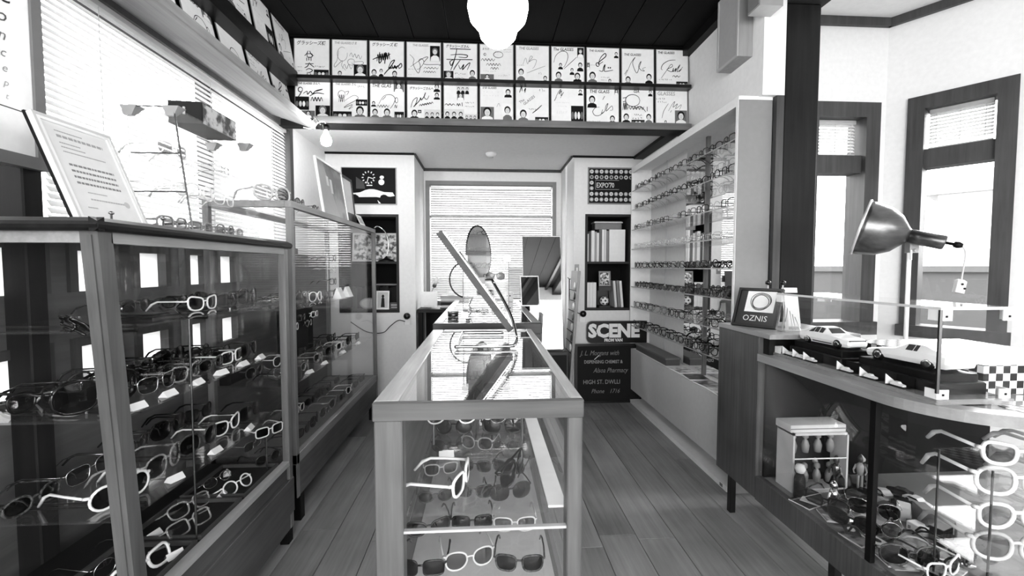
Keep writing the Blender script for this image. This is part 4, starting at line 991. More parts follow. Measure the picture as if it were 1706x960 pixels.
for i, x in enumerate((-.115, -.02, .075)):
    glasses('aviator', ('pale grey', 'white', 'silver metal')[i], 'grey', (x, 1.34, KS[0] + .10), R(25), '%s of three frames raised on a rod inside aisle counter' % ['leftmost', 'middle one', 'rightmost'][i], 'frames on the counter rod', .95)
t = thing('glasses_bar', 'horizontal steel bar on two posts carrying three frames inside aisle counter', 'rack', (-.02, 1.42, KS[0]))
MB().tube([(-.15, 0, .125), (.14, 0, .125)], .004, 6).build('bar', STEEL, t); 
for x in (-.15, .14): MB().tube([(x, 0, 0), (x, 0, .125)], .004, 6).build('post', STEEL, t)
r = random.Random(9)
i = 0
for yy in (1.5, 1.68, 1.86, 2.0):
    pts = [(-.11, yy, KS[0] + .0005), (.06, yy, KS[0] + .0005)]
    row(CC, 'upper shelf, %s row from front' % ORD[1 + [1.5, 1.68, 1.86, 2.0].index(yy)], pts, 70 + i, face=0, from_txt='left', jitter=.3); i += 1
for j, yy in enumerate((1.08, 1.25, 1.43, 1.62, 1.82)):
    pts = [(-.165 + .125 * q, yy + .02 * (q % 2), KS[1] + .0005) for q in range(3)]
    row(CC, 'lower shelf, %s row from front' % ORD[j], pts, 80 + j, [('black', 'dark'), ('dark grey', 'dark'), ('mottled dark', 'dark'), ('pale grey', 'grey')], face=0, from_txt='left', jitter=.35, scale=.95)
for j, (x, y) in enumerate(((-.12, 1.33), (.0, 1.6), (-.05, 1.75))):
    price_card((x, y, KS[0]), R(10), 'white price card, %s from front, upper shelf of aisle counter' % ORD[j])

k2 = thing('glass_counter', 'dark-edged glass-topped counter beyond the aisle counter', 'counter', (0, 3.1, 0))
def PK2(b, name, mat):
    o = b.build(name, mat, k2); o.matrix_parent_inverse = Matrix.Translation((0, -3.1, 0)); return o
EX0, EX1, EY0, EY1, ET = -.272, .298, 2.28, 3.95, .955
PK2(MB().bbox(EX0, EX1, EY0, EY0 + .05, ET - .055, ET, .003), 'top_rail', wood('far_counter_rail', .16, .26, 'X', .4))
for x0, x1 in ((EX0, EX0 + .05), (EX1 - .05, EX1)):
    PK2(MB().bbox(x0, x1, EY0 + .05, EY1, ET - .055, ET, .003), 'top_rail', COUNTERTOP)
PK2(MB().bbox(EX0 + .05, EX1 - .05, EY1 - .05, EY1, ET - .055, ET, .003), 'top_rail', COUNTERTOP)
PK2(MB().box(EX0 + .05, EX1 - .05, EY0 + .05, EY1 - .05, ET - .010, ET - .002), 'glass_top', glass('counter_glass', .95, 2.2, .01))
for x0 in (EX0 + .004, EX1 - .044):
    for y0 in (EY0 + .004, EY1 - .044): PK2(MB().bbox(x0, x0 + .04, y0, y0 + .04, 0, ET - .055, .003), 'post', wood('far_counter_post', .2, .34, 'Z'))
PK2(MB().box(EX0 + .044, EX1 - .044, EY0 + .012, EY0 + .018, .5, ET - .055), 'glass_pane', GLASS)
PK2(MB().box(EX0 + .01, EX0 + .02, EY0 + .044, EY1 - .044, .1, ET - .055).box(EX1 - .02, EX1 - .01, EY0 + .044, EY1 - .044, .1, ET - .055), 'side_board', wood('far_counter_side', .26, .4, 'Y'))
PK2(MB().box(EX0 + .044, EX1 - .044, EY0 + .012, EY0 + .03, .1, .5), 'front_board', wood('far_counter_post', .2, .34, 'Z'))
PK2(MB().box(EX0 + .02, EX1 - .02, EY0 + .03, EY1 - .03, .82, .832), 'case_floor', plain(.62, .7))
for j, yy in enumerate((2.4, 2.58)):
    row('far counter', '%s row from front' % ORD[j], [(-.16 + .15 * q, yy, .8325) for q in range(3)], 90 + j, face=0, from_txt='left', scale=.95, grp='glasses in the far counter')

# tilting cheval mirror on a bent tube base, standing on the aisle counter
t = thing('table_mirror', 'tilted slim mirror edge-on upon bent chrome tube base, on aisle counter', 'mirror', (0, 1.83, KT))
pts = [(-.09, .16, .008), (.10, .16, .008), (.118, .14, .008), (.122, .06, .01), (.105, .04, .10), (.03, .03, .22), (-.012, .03, .285)]
base = catmull([(.085, .16, .007), (-.085, .16, .007), (-.105, .13, .007), (-.108, -.17, .007), (-.09, -.19, .007), (.085, -.19, .007), (.115, -.165, .012), (.122, -.12, .035), (.10, -.06, .12), (.03, .03, .25)], 5)
MB().tube(base, .0065, 8).build('tube_base', CHROME, t, smooth=True)
fr = MB(); ax = Vector((-.279, 0, .385)).normalized(); nn = Vector((.385, 0, .279)).normalized()
c0 = Vector((.115, .08, .055)); ln = .49; wy = .13
def slab(c, l, th, y0, y1, off):
    c = Vector(c) + nn * off
    p = [c + Vector((0, y0, 0)), c + nn * th + Vector((0, y0, 0)), c + nn * th + Vector((0, y1, 0)), c + Vector((0, y1, 0))]
    return [tuple(q) for q in p] + [tuple(q + ax * l) for q in p]
MB().hexa(slab(c0, ln, .026, -.15, .15, -.026)).build('back_panel', wood('mirror_back', .22, .36, 'X'), t)
MB().hexa(slab(c0 + ax * .008, ln - .016, .004, -.142, .142, 0)).build('mirror_glass', MIRROR, t)
MB().box(-.05, .0, -.02, .08, .235, .262).tube([(-.03, -.03, .25), (-.03, .09, .25)], .008, 8).build('pivot_clamp', GUN, t)
MB().tube([(.03, .03, .25), (-.03, .03, .25)], .006, 6).build('pivot_arm', CHROME, t)

# clear acrylic box with frames on the far counter
t = thing('acrylic_box', 'clear acrylic box with corner clips standing on the far counter', 'display stand', (.005, 2.5, ET))
aw, ad, ah = .125, .09, .36
for y in (-ad, ad): MB().box(-aw, aw, y - .002, y + .002, .01, ah).build('sheet', ACRYL, t)
for x in (-aw, aw): MB().box(x - .002, x + .002, -ad, ad, .01, ah).build('sheet', ACRYL, t)
for z in (.012, .13, .22, ah): MB().box(-aw, aw, -ad, ad, z - .004, z).build('shelf_sheet', ACRYL, t)
for x in (-aw + .008, aw - .008):
    for z in (.03, ah - .02):
        MB().box(x - .018, x + .018, -ad - .004, -ad - .002, z - .018, z + .018).build('corner_clip', plain(.75, .3, .4), t)
for x in (-aw, aw):
    MB().tube([(x, -ad - .002, .01), (x, -ad - .002, ah)], .002, 5).build('edge_strip', MID, t)
MB().tube([(-aw, -ad - .002, ah), (aw, -ad - .002, ah)], .002, 5).build('edge_strip', MID, t)
for x in (-.1, .1):
    for y in (-.07, .07): MB().lathe([(.012, 0), (.012, .008)], 10, o=(x, y, 0)).build('foot', BLACK, t)
BOXL = 'clear box'
row(BOXL, 'bottom sheet', [(-.04, 2.46, ET + .0125), (.03, 2.54, ET + .0125)], 95, [('white', 'grey'), ('silver metal', 'clear')], face=R(20), from_txt='front', grp='frames in the clear box', scale=.85)
row(BOXL, 'middle sheet', [(.0, 2.49, ET + .1305)], 96, [('pale grey', 'dark')], face=R(-15), from_txt='front', grp='frames in the clear box', scale=.85)
row(BOXL, 'upper sheet', [(.06, 2.49, ET + .2205)], 97, [('black', 'dark')], kinds=['oversized'], face=R(10), from_txt='front', grp='frames in the clear box', scale=.75)
# round swivel mirror with ring on the far counter
t = thing('round_mirror', 'tilted oval vanity mirror in thin black ring stand on far counter', 'mirror', (-.09, 3.0, ET))
ring = [(-.03 + .12 * math.cos(w), 0, .21 + .125 * math.sin(w)) for w in [PI * .5 + i * PI * 1.1 / 20 for i in range(21)]]
MB().tube(ring + [(-.02, 0, .03), (.0, 0, .008)], .006, 6).build('ring_stand', BLACK, t, smooth=True)
MB().lathe([(.06, 0), (.06, .008), (.01, .014)], 18).build('foot', BLACK, t)
mr = [(.16 * math.cos(w), .19 * math.sin(w)) for w in [i * 2 * PI / 32 for i in range(32)]]
ME = Euler((R(-8), 0, R(68)))
b = MB().tube([(p[0], 0, p[1]) for p in mr], .006, 6, closed=True)
o = b.build('mirror_rim', GUN, t, (.05, 0, .385), (0, R(-14), R(60)), smooth=True)
b = MB().prism([(p[0] * .98, p[1] * .98) for p in mr], -.002, .002, 'Y')
b.build('mirror_glass', MIRROR, t, (.05, 0, .385), (0, R(-14), R(60)))
MB().tube([(-.03, 0, .335), (.05, 0, .335)], .005, 6).build('swivel_arm', BLACK, t)
# small dark tin
t = thing('tin', 'small round dark tin left of the clear box on far counter', 'tin', (-.19, 2.62, ET))
MB().lathe([(.03, 0), (.032, .003), (.032, .022), (.03, .024)], 20).build('body', GUN, t, smooth=True); MB().lathe([(.033, .022), (.033, .032), (.03, .034)], 20).build('lid', STEEL, t, smooth=True)

# ================================================================== ALCOVE AND PILLARS
t = thing('desk', 'dark narrow desk in the alcove under the back window', 'desk', (-.15, 4.3, 0))
MB().bbox(-.47, .42, -.28, .29, .835, .865, .004).build('desk_top', wood('desk_dark', .14, .24, 'X', .4), t)
for x in (-.46, .38):
    for y in (-.26, .25): MB().bbox(x, x + .04, y, y + .04, 0, .835, .003).build('leg', DARK, t)
MB().box(-.42, .38, .24, .255, .3, .82).build('back_board', DARK, t)
DZ = .865
t = thing('card_box', 'white card standing in a clear holder at the left of alcove desk', 'card holder', (-.52, 4.12, DZ))
MB().box(-.075, .075, -.01, .01, .012, .155).build('card', PAPER, t); MB().bbox(-.06, .06, -.025, .02, 0, .012, .002).build('foot', ACRYL, t)
MB().bbox(-.05, .05, -.03, -.022, .005, .03, .002).build('front_lip', ACRYL, t)
t = thing('paper_stack', 'pile of magazines and papers on the alcove desk', 'magazines', (-.28, 4.16, DZ))
z = 0
for i in range(6):
    h = .012 + .008 * (i % 3)
    MB().box(-.13, .13, -.1, .1, 0, h).build('magazine', plain((.3, .8, .2, .55, .75, .6)[i], .5), t, (0, 0, z), (0, 0, R((-3, 4, 1, -5, 2, 0)[i])))
    z += h
MB().box(-.06, .0, -.06, .03, 0, .03).build('card', PAPER, t, (0, 0, z))
t = thing('table_lamp', 'small bendy lamp with bare bulb at the left of alcove desk', 'lamp', (-.53, 4.33, DZ))
MB().lathe([(.04, 0), (.04, .008), (.012, .012)], 14).build('base', DARK, t)
MB().tube(catmull([(0, 0, .01), (-.01, 0, .09), (.02, 0, .17), (.035, 0, .19)], 4), .005, 6).build('stem', STEEL, t, smooth=True)
MB().lathe([(.012, 0), (.018, .008), (.018, .03)], 10, o=(.03, 0, .185), axis=(.35, 0, 1)).build('socket', BLACK, t)
MB().lathe([(.012, 0), (.024, .03), (.026, .05), (.015, .075), (.003, .08)], 14, o=(.04, 0, .214), axis=(.35, 0, 1)).build('bulb', plain(.85, .1), t, smooth=True)
t = thing('cash_box', 'grey cash box and card reader at the right of alcove desk', 'box', (.13, 4.2, DZ))
MB().bbox(-.09, .09, -.07, .07, 0, .07, .005).build('body', plain(.3, .4), t); MB().bbox(-.085, .085, -.065, .065, .07, .085, .004).build('lid', plain(.4, .4), t); MB().bbox(-.02, .02, -.078, -.07, .03, .05, .002).build('latch', STEEL, t)
t = thing('small_box', 'small white box with two dots by the leaning mirror, on far counter', 'box', (.2, 3.75, ET))
MB().bbox(-.04, .04, -.03, .03, 0, .08, .003).build('body', PAPER, t)
MB().ell(-.012, .05, .006, .006, -.0305).ell(.012, .05, .006, .006, -.0305).build('dot', DARK, t)

# mirrors and boards at the right of the alcove
def mirror(label, x0, x1, y, z0, z1, lean_a, fm, fw, rz=0):
    w = x1 - x0
    t = thing('leaning_mirror', label, 'mirror', (x0, y, z0), (-lean_a, 0, rz))
    b = MB().box(0, w, 0, .018, 0, fw).box(0, w, 0, .018, z1 - z0 - fw, z1 - z0).box(0, fw, 0, .018, fw, z1 - z0 - fw).box(w - fw, w, 0, .018, fw, z1 - z0 - fw)
    b.build('frame', fm, t)
    MB().box(fw, w - fw, .004, .008, fw, z1 - z0 - fw).build('mirror_glass', MIRROR, t)
    MB().box(0, w, .018, .022, 0, z1 - z0).build('backing', DARK, t)
    return t
c = thing('low_cabinet', 'black low cabinet under the tall leaning mirror beside far counter', 'cabinet', (.55, 3.72, 0))
MB().bbox(-.22, .13, -.2, .2, .04, .56, .004).build('body', BLACK, c)
MB().box(-.2, -.012, -.206, -.2, .07, .53).build('door', DARK, c); MB().box(-.008, .115, -.206, -.2, .07, .53).build('door', DARK, c)
for x in (-.03, .01): MB().lathe([(.006, 0), (.008, .01)], 8, o=(x, -.206, .3), axis=(0, -1, 0)).build('knob', STEEL, c)
for x in (-.2, .1):
    for y in (-.18, .15): MB().box(x, x + .03, y, y + .03, 0, .04).build('foot', DARK, c)
mirror('tall frameless mirror leaning in the alcove, reflecting dark ceiling', .32, .655, 3.62, .56, 1.53, R(9), STEEL, .004)
mirror('small thin-framed mirror standing on far counter before the tall mirror', .275, .42, 3.3, ET, 1.19, R(14), ALU, .006, rz=R(6))
t = thing('wooden_plank', 'pale wooden plank leaning beside the far counter', 'plank', (.335, 3.0, 0), (0, R(3), 0))
MB().bbox(0, .02, 0, .12, 0, .93, .003).build('board', LIGHTWOODZ, t); MB().box(.02, .024, .02, .1, .1, .8).build('facing', LIGHTWOODZ, t)
t = thing('badge_rack', 'narrow grey rack of round badges leaning on the alcove side', 'rack', (.715, 3.9, 0), (0, R(4), 0))
MB().bbox(-.012, .012, -.22, .06, .0, 1.22, .003).build('panel', plain(.55, .5), t)
for i_ in range(7):
    MB().lathe([(.03, 0), (.034, .006), (.02, .01)], 14, o=(-.012, -.16, .55 + .09 * i_), axis=(-1, 0, 0)).build('badge', plain((.9, .3, .8, .4, .9, .25, .8)[i_], .3), t, smooth=True)
    MB().box(-.018, -.012, -.2, .05, .505 + .09 * i_, .511 + .09 * i_).build('divider', DARK, t)
t = thing('hook_rack', 'black wall hook with hanging strap at the alcove edge', 'hook', (.80, 3.97, 1.12))
MB().tube([(.0, .0, .02), (-.03, -.0, .02), (-.045, 0, .035)], .004, 6).build('hook', BLACK, t)
MB().tube([(-.03, 0, .02), (-.03, 0, -.25), (-.02, 0, -.5)], .005, 6).build('strap', BLACK, t); MB().box(0, .014, -.02, .02, -.01, .05).build('plate', BLACK, t)

def niche(prefix, x0, x1, z0, z1, zs, label):
    t = thing('niche_shelf', label, 'shelf', ((x0 + x1) / 2, 4.0, z0))
    w = (x1 - x0) / 2; h = z1 - z0; f = .022
    fm = plain(.24, .5)
    MB().box(-w, w, -.008, .3, 0, f).build('bottom_board', fm, t); MB().box(-w, w, -.008, .3, h - f, h).build('top_board', fm, t)
    MB().box(-w, -w + f, -.008, .3, f, h - f).build('side_board', fm, t); MB().box(w - f, w, -.008, .3, f, h - f).build('side_board', fm, t)
    MB().box(-w + f, w - f, .29, .3, f, h - f).build('back_board', plain(.08, .7), t)
    MB().box(-w + f, w - f, 0, .29, zs - z0 - .01, zs - z0 + .01).build('shelf_board', fm, t)
    return t
NL = (-1.3, -.77, .84, 1.72, 1.29); NR = (.92, 1.36, .848, 1.735, 1.29)
niche('l', *NL, 'dark framed wall niche with two shelves on the left pillar')
niche('r', *NR, 'dark framed wall niche with two shelves on the right pillar')
# left niche contents
t, w = framed('framed_print', 'wide framed black and white print in the left niche', 'picture frame', (-1.24, 4.2, 1.30), (-.80, 4.2, 1.30), .27, R(8), plain(.8, .4), .016, printed('niche_print', 28, .25, .85), mount=1)
t = thing('desk_lamp', 'black gooseneck desk lamp standing in the left niche', 'lamp', (-.9, 4.08, 1.30))
MB().lathe([(.075, 0), (.07, .012), (.02, .03), (.012, .045)], 20).build('base', BLACK, t, smooth=True)
MB().tube(catmull([(0, 0, .04), (.02, 0, .14), (.0, 0, .26), (-.07, 0, .32), (-.11, 0, .30)], 5), .006, 8).build('gooseneck', CHROME, t, smooth=True)
MB().lathe([(.012, .0), (.025, -.01), (.05, -.05), (.055, -.075)], 18, o=(-.11, 0, .31), axis=(.5, 0, .8)).build('shade', BLACK, t, smooth=True)
def book(x, y, z, w, h, d, g, label, grp, rx=0, ry=0):
    t = thing('book', label, 'book', (x, y, z), (rx, ry, 0), grp)
    MB().box(0, w, 0, .003, 0, h).box(0, .0015, .003, d, 0, h).box(w - .0015, w, .003, d, 0, h).build('cover', plain(g, .5), t)
    MB().box(.0015, w - .0015, .003, d - .004, .002, h - .003).build('pages', PAPER, t)
    return t
r = random.Random(12)
x = -1.24; i = 0
while x < -.83:
    w = .018 + r.random() * .012
    book(x, 4.18, .862, w - .001, .19 + r.random() * .02, .09, r.choice([.12, .2, .3, .1]), 'dark paperback, %s from left in the left niche row' % (ORD[i] if i < 16 else '%dth' % (i + 1)), 'dark books in the left niche')
    x += w; i += 1
t = thing('magazine_stack', 'flat magazines lying on the book row in the left niche', 'magazines', (-.92, 4.2, 1.075))
for q in range(3): MB().box(-.1, .1, -.02, .07, q * .008, q * .008 + .007).build('magazine', plain((.3, .6, .2)[q], .5), t)
t, w = framed('framed_print', 'small white framed photo of a standing figure, left niche', 'picture frame', (-.99, 4.06, .862), (-.875, 4.06, .862), .17, R(8), PAPER, .012, plain(.75, .5))
MB().ell(.057, .12, .012, .016, -.0085).add([(.04, -.0085, .02), (.075, -.0085, .02), (.07, -.0085, .105), (.045, -.0085, .105)], [(0, 1, 2, 3)]).build('figure_print', plain(.2, .5), t)
t = thing('name_plate', 'small grey engraved plate at the right of left niche', 'plate', (-.83, 4.06, .862), (R(-12), 0, 0))
MB().bbox(-.04, .04, -.006, .006, 0, .065, .002).build('plate', plain(.3, .4), t); MB().box(-.028, .028, -.0068, -.006, .015, .022).box(-.03, .03, -.0068, -.006, .035, .045).build('engraving', plain(.7, .4), t)
MB().box(-.01, .01, .006, .02, 0, .03).build('prop', DARK, t)
t = thing('oval_plaque', 'pale oval plaque leaning in the left niche behind the case glass', 'plaque', (-1.06, 4.07, .862), (R(-10), 0, 0))
MB().prism([(.085 * math.cos(w), .055 + .052 * math.sin(w)) for w in [i * PI / 12 for i in range(24)]], -.006, .006, 'Y').build('oval', plain(.55, .5), t)
MB().prism([(.07 * math.cos(w), .055 + .04 * math.sin(w)) for w in [i * PI / 12 for i in range(24)]], -.009, -.006, 'Y').build('face', plain(.68, .5), t)
# right niche contents
x = .95
for i in range(9):
    w = (.018, .022, .03, .018, .02, .026, .018, .02, .02)[i]
    book(x, 4.06, 1.30, w, (.26, .27, .29, .28, .27, .3, .3, .3, .29)[i], .18, (.85, .3, .9, .6, .88, .4, .92, .8, .5)[i], 'tall book, %s from left, upper shelf of right niche' % ORD[i], 'tall books in the right niche')
    x += w + .002
book(x + .002, 4.05, 1.30, .15, .30, .02, .9, 'pale magazine shown face-on, upper shelf of right niche', None)
t = thing('storage_box', 'clear plastic tray box lying on the books in right niche', 'box', (1.16, 4.13, 1.603))
MB().bbox(-.13, .13, -.05, .07, 0, .06, .006).build('tray', plain(.45, .3), t); MB().bbox(-.137, .137, -.056, .076, .06, .075, .006).build('lid', plain(.8, .3), t)
for i in range(3): book(.95 + .032 * i, 4.06, .87, .03, .235, .18, .9, 'white ring binder, %s from left, lower shelf of right niche' % ORD[i], 'white binders in the right niche')
for i in range(3): book(1.225 + .03 * i, 4.06, .87, .022, .25, .18, (.85, .5, .9)[i], 'leaning pale book, %s from left, lower shelf of right niche' % ORD[i], 'leaning books in the right niche', ry=R(-5))
t = thing('display_block', 'black display block under the miniature football, right niche', 'stand', (1.12, 4.07, .87))
MB().bbox(-.055, .055, -.04, .06, 0, .02, .003).build('base', BLACK, t); MB().bbox(-.055, .055, .045, .06, .02, .16, .003).build('back', BLACK, t)
MB().bbox(-.062, .062, -.045, .06, .16, .2, .003).build('top', BLACK, t)
t = thing('football', 'miniature black and white football in the right niche', 'ball', (1.12, 4.055, .89))
b = MB().lathe([(.042 * math.sin(PI * i / 14), .042 - .042 * math.cos(PI * i / 14)) for i in range(15)], 24)
b.build('ball', PAPER, t, smooth=True)
b = MB(); ctr = Vector((0, 0, .042))
for d in ((0, -1, .1), (.85, -.5, .1), (-.85, -.5, .1), (.45, -.6, .75), (-.45, -.6, .75), (.4, -.7, -.6), (-.4, -.7, -.6), (0, -.2, 1)):
    d = Vector(d).normalized(); a = d.orthogonal().normalized(); c_ = d.cross(a)
    vs = [ctr + (d + (a * math.cos(w) + c_ * math.sin(w)) * .27).normalized() * .0425 for w in [i * 2 * PI / 5 for i in range(5)]]
    b.add(vs + [ctr + d * .0428], [(i, (i + 1) % 5, 5) for i in range(5)])
b.build('black_patch', BLACK, t)
t, w = framed('photo_stand', 'small framed photo standing on the black block, right niche', 'picture frame', (1.065, 4.05, 1.07), (1.175, 4.05, 1.07), .14, R(6), plain(.55, .4), .012, printed('niche_photo', 60, .2, .9))

# posters above the niches
t = thing('car_poster', 'black poster of a white sports car under a station clock', 'poster', (-1.266, 4.0, 1.802))
pw_, ph_ = .485, .33
MB().box(0, pw_, -.008, -.001, 0, ph_).build('frame', plain(.6, .4), t)
MB().box(.008, pw_ - .01, -.0095, -.008, .01, ph_ - .006).build('print', plain(.06, .6), t)
U = lambda px, py: ((px - 75) / 800 * pw_, (705 - py) / 540 * (ph_ - .016) + .01)
car = [U(*p) for p in ((165, 590), (168, 550), (260, 545), (345, 535), (420, 500), (480, 485), (540, 485), (600, 500), (690, 528), (815, 532), (845, 585), (780, 597), (745, 592), (715, 570), (680, 565), (645, 580), (632, 612), (580, 603), (330, 607), (318, 590), (280, 565), (240, 565), (215, 597))]
b = MB(); b.add([(x, -.0102, z) for x, z in car], [tuple(range(len(car)))[::-1]]); b.build('car_print', plain(.85, .4), t)
b = MB()
for i in range(12):
    w = i * PI / 6; cx, cz = U(470, 310); r0, r1 = .043, .058
    d = Vector((math.sin(w), math.cos(w))); n_ = Vector((d.y, -d.x)) * .004
    q = [Vector((cx, cz)) + d * r0 + n_, Vector((cx, cz)) + d * r0 - n_, Vector((cx, cz)) + d * r1 - n_, Vector((cx, cz)) + d * r1 + n_]
    b.add([(v.x, -.0102, v.y) for v in q], [(0, 1, 2, 3)])
b.ribbon([U(470, 300), U(445, 400)], .003, -.0104); b.ribbon([U(470, 305), U(545, 330)], .003, -.0104)
x_, z_ = U(480, 428); b.quad(x_ - .024, x_ + .026, z_ - .004, z_ + .004, -.0102)
x_, z_ = U(662, 305); b.ell(x_, z_, .019, .015, -.0102)
x_, z_ = U(655, 375); b.ell(x_, z_ - .002, .026, .026, -.0102)
b.add([(*[U(595, 650)[0]], -.0102, U(595, 650)[1]), (U(645, 700)[0], -.0102, U(645, 700)[1]), (U(612, 700)[0], -.0102, U(612, 700)[1])], [(0, 1, 2)])
b.build('clock_print', PAPER, t)
b = MB(); b.add([(p[0], -.0100, p[1]) for p in (U(290, 480), U(290, 300), U(400, 380), U(420, 480))], [(0, 1, 2, 3)]); b.build('building_print', plain(.2, .4), t)
t = thing('badge_poster', 'dark poster with rows of pale round badges on the right pillar', 'poster', (.94, 4.0, 1.825))
MB().box(0, .42, -.008, -.001, 0, .335).build('frame', plain(.5, .4), t)
MB().box(.012, .42, -.0095, -.008, .012, .323).build('print', plain(.13, .6), t)
b = MB()
for rr in range(6):
    for cc in range(9):
        cx, cz = .035 + .0455 * cc, .296 - .0505 * rr
        if 2 <= rr <= 3 and cc >= 1: continue
        b.ell(cx, cz, .018, .018, -.010, (rr + cc) % 2)
        b.ell(cx, cz, .009, .009, -.0102, 2 if rr == 1 else 1 - (rr + cc) % 2)
b.build('badge_print', [plain(.8, .4), plain(.62, .4), plain(.15, .4)], t)
text('lettering', "EXPO'70", .062, plain(.8, .4), t, (.078, -.0102, .152), xs=.72, bold=.001)
b = MB().ribbon([(.07, .135), (.07, .218), (.29, .218)], .0015, -.0102).ribbon([(.07, .135), (.29, .135)], .0015, -.0102); b.build('outline_print', plain(.75, .4), t)
# sign and chalkboard
t = thing('shop_sign', 'black rounded sign with huge white capitals above the chalkboard', 'sign', (.935, 3.955, .55))
rr_ = .05; o_ = [(rr_ + rr_ * math.cos(a), .2 - rr_ + rr_ * math.sin(a)) for a in [PI / 2 + i * PI / 12 for i in range(7)]] + [(rr_ + rr_ * math.cos(a), rr_ + rr_ * math.sin(a)) for a in [PI + i * PI / 12 for i in range(7)]]
poly = o_ + [(.56, 0), (.56, .2)]
MB().prism(poly, -.006, .006, 'Y').build('panel', BLACK, t)
MB().prism([(.28 + (p[0] - .28) * 1.012, .1 + (p[1] - .1) * 1.03) for p in poly], .006, .01, 'Y').build('edge', plain(.4, .4), t)
text('lettering', 'SCENE', .165, PAPER, t, (.012, -.0068, .058), bold=.0085, xs=.98)
text('lettering', 'FROM VAN', .038, PAPER, t, (.16, -.0068, .014), bold=.0018, xs=.9)
t = thing('chalkboard', 'black framed chalkboard with chalk lettering standing on the floor', 'chalkboard', (.82, 3.935, 0), (R(-2), 0, 0))
MB().box(0, .62, -.02, 0, 0, .02).box(0, .62, -.02, 0, .525, .545).box(0, .022, -.02, 0, .02, .525).box(.598, .62, -.02, 0, .02, .525).build('frame', BLACK, t)
MB().box(.022, .598, -.014, -.002, .02, .525).build('slate', plain(.16, .7), t)
CH = plain(.52, .8)
text('chalk_line', 'J. L. Morgans with', .062, CH, t, (.05, -.0145, .44), shear=.35, xs=.8)
text('chalk_line', 'DISPENSING CHEMIST &', .042, plain(.58, .8), t, (.085, -.0145, .365), xs=.8, bold=.0008)
text('chalk_line', 'Alsoa Pharmacy', .062, CH, t, (.17, -.0145, .28), shear=.35, xs=.8)
text('chalk_line', 'HIGH ST. DWLLI', .056, plain(.58, .8), t, (.075, -.0145, .175), xs=.85)
text('chalk_line', 'Phone', .056, CH, t, (.15, -.0145, .09), shear=.35, xs=.85)
text('chalk_line', '1716', .056, CH, t, (.32, -.0145, .09), shear=.35, xs=.85)
MB().ribbon([(.18, .40), (.225, .44)], .003, -.0146).build('chalk_scratch', PAPER, t)

# sockets, plugs, cords on the pillars
def plug(label, loc, cord):
    t = thing('wall_socket', label, 'socket', loc)
    MB().bbox(-.03, .03, -.012, 0, -.06, .0, .003).build('plate', PAPER, t)
    MB().lathe([(.012, 0), (.028, .008), (.03, .03), (.02, .045)], 14, o=(.0, -.012, .02), axis=(0, -1, 0)).build('knob', BLACK, t, smooth=True)
    MB().tube(catmull(cord, 6), .004, 6).build('cord', plain(.15, .5), t, smooth=True)
    return t
plug('black knob plug with trailing dark cord on the left pillar', (-.70, 4.0, .79), [(-.02, -.02, -.03), (-.08, -.02, -.02), (-.15, -.02, -.07), (-.22, -.02, -.13), (-.36, -.02, -.12), (-.5, -.02, -.03)])
plug('black knob plug with short dark cord on the right pillar edge', (.90, 4.0, .80), [(-.02, -.02, .02), (-.05, -.02, .03), (-.07, -.02, .07), (-.075, -.02, .13)])
t = thing('light_switch', 'small grey light switch on the alcove edge of right pillar', 'switch', (.845, 4.0, 1.23))
MB().bbox(-.02, .02, -.008, 0, -.045, .045, .002).build('plate', plain(.55, .4), t); MB().bbox(-.008, .008, -.014, -.008, -.015, .015, .002).build('toggle', PAPER, t)
t = thing('smoke_detector', 'small round white detector on the low white ceiling', 'detector', (.06, 3.95, 2.262))
MB().lathe([(.05, 0), (.05, -.015), (.04, -.03), (.02, -.035)], 20).build('body', PAPER, t, smooth=True); MB().lathe([(.018, -.035), (.016, -.042)], 12).build('grille', PALE, t)

# ================================================================== TALL WHITE CABINET ON THE RIGHT
q = thing('display_cabinet', 'tall white open cabinet with eight glass shelves of eyeglasses', 'display cabinet', (1.43, 3.13, 0))
def PQ(b, name, mat):
    o = b.build(name, mat, q); o.matrix_parent_inverse = Matrix.Translation((-1.43, -3.13, 0)); return o
QX, QB, QN, QF, QT = 1.34, 1.528, 2.28, 3.98, 2.135
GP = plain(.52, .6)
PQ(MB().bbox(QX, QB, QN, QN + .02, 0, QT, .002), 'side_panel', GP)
PQ(MB().box(QX - .002, QX, QN - .001, QN + .02, .03, QT), 'edge_strip', WHITE)
PQ(MB().bbox(QX, QB, QF - .018, QF, 0, QT, .002), 'side_panel', WHITE)
PQ(MB().bbox(QX, QB, QN, QF, QT, QT + .02, .002), 'top_panel', WHITE)
PQ(MB().box(QX, QX + .02, QN + .02, QF - .018, QT - .03, QT), 'top_rail', WHITE)
PQ(MB().box(QB - .006, QB, 3.25, QF - .018, .5, QT), 'back_panel', plain(.82, .6))
PQ(MB().box(QB - .01, QB - .004, QN + .02, 3.25, .5, QT), 'mirror_back', MIRROR)
PQ(MB().box(QB - .022, QB - .01, 2.92, 2.945, .5, QT), 'back_mullion', LIGHTWOODZ)
PQ(MB().box(QB - .016, QB - .01, 3.60, 3.606, .5, QT), 'back_seam', PALE)
PQ(MB().box(QX + .002, QX + .016, QN + .02, QF - .018, .125, .50), 'base_panel', plain(.78, .6))
PQ(MB().box(QX + .016, QB - .01, QN + .02, QF - .018, .488, .5), 'deck', WHITE)
PQ(MB().box(QX + .12, QX + .13, QN + .02, QF - .018, .03, .125), 'kick_board', plain(.7, .6))
PQ(MB().box(QX - .005, QX + .13, QN + .02, QF - .018, 0, .03), 'plinth', WHITE)
PQ(MB().box(QX - .006, QX - .005, QN + .06, QN + .09, .006, .024), 'plinth_sticker', MID)
QS = (1.94, 1.77, 1.588, 1.414, 1.243, 1.073, .89, .718)
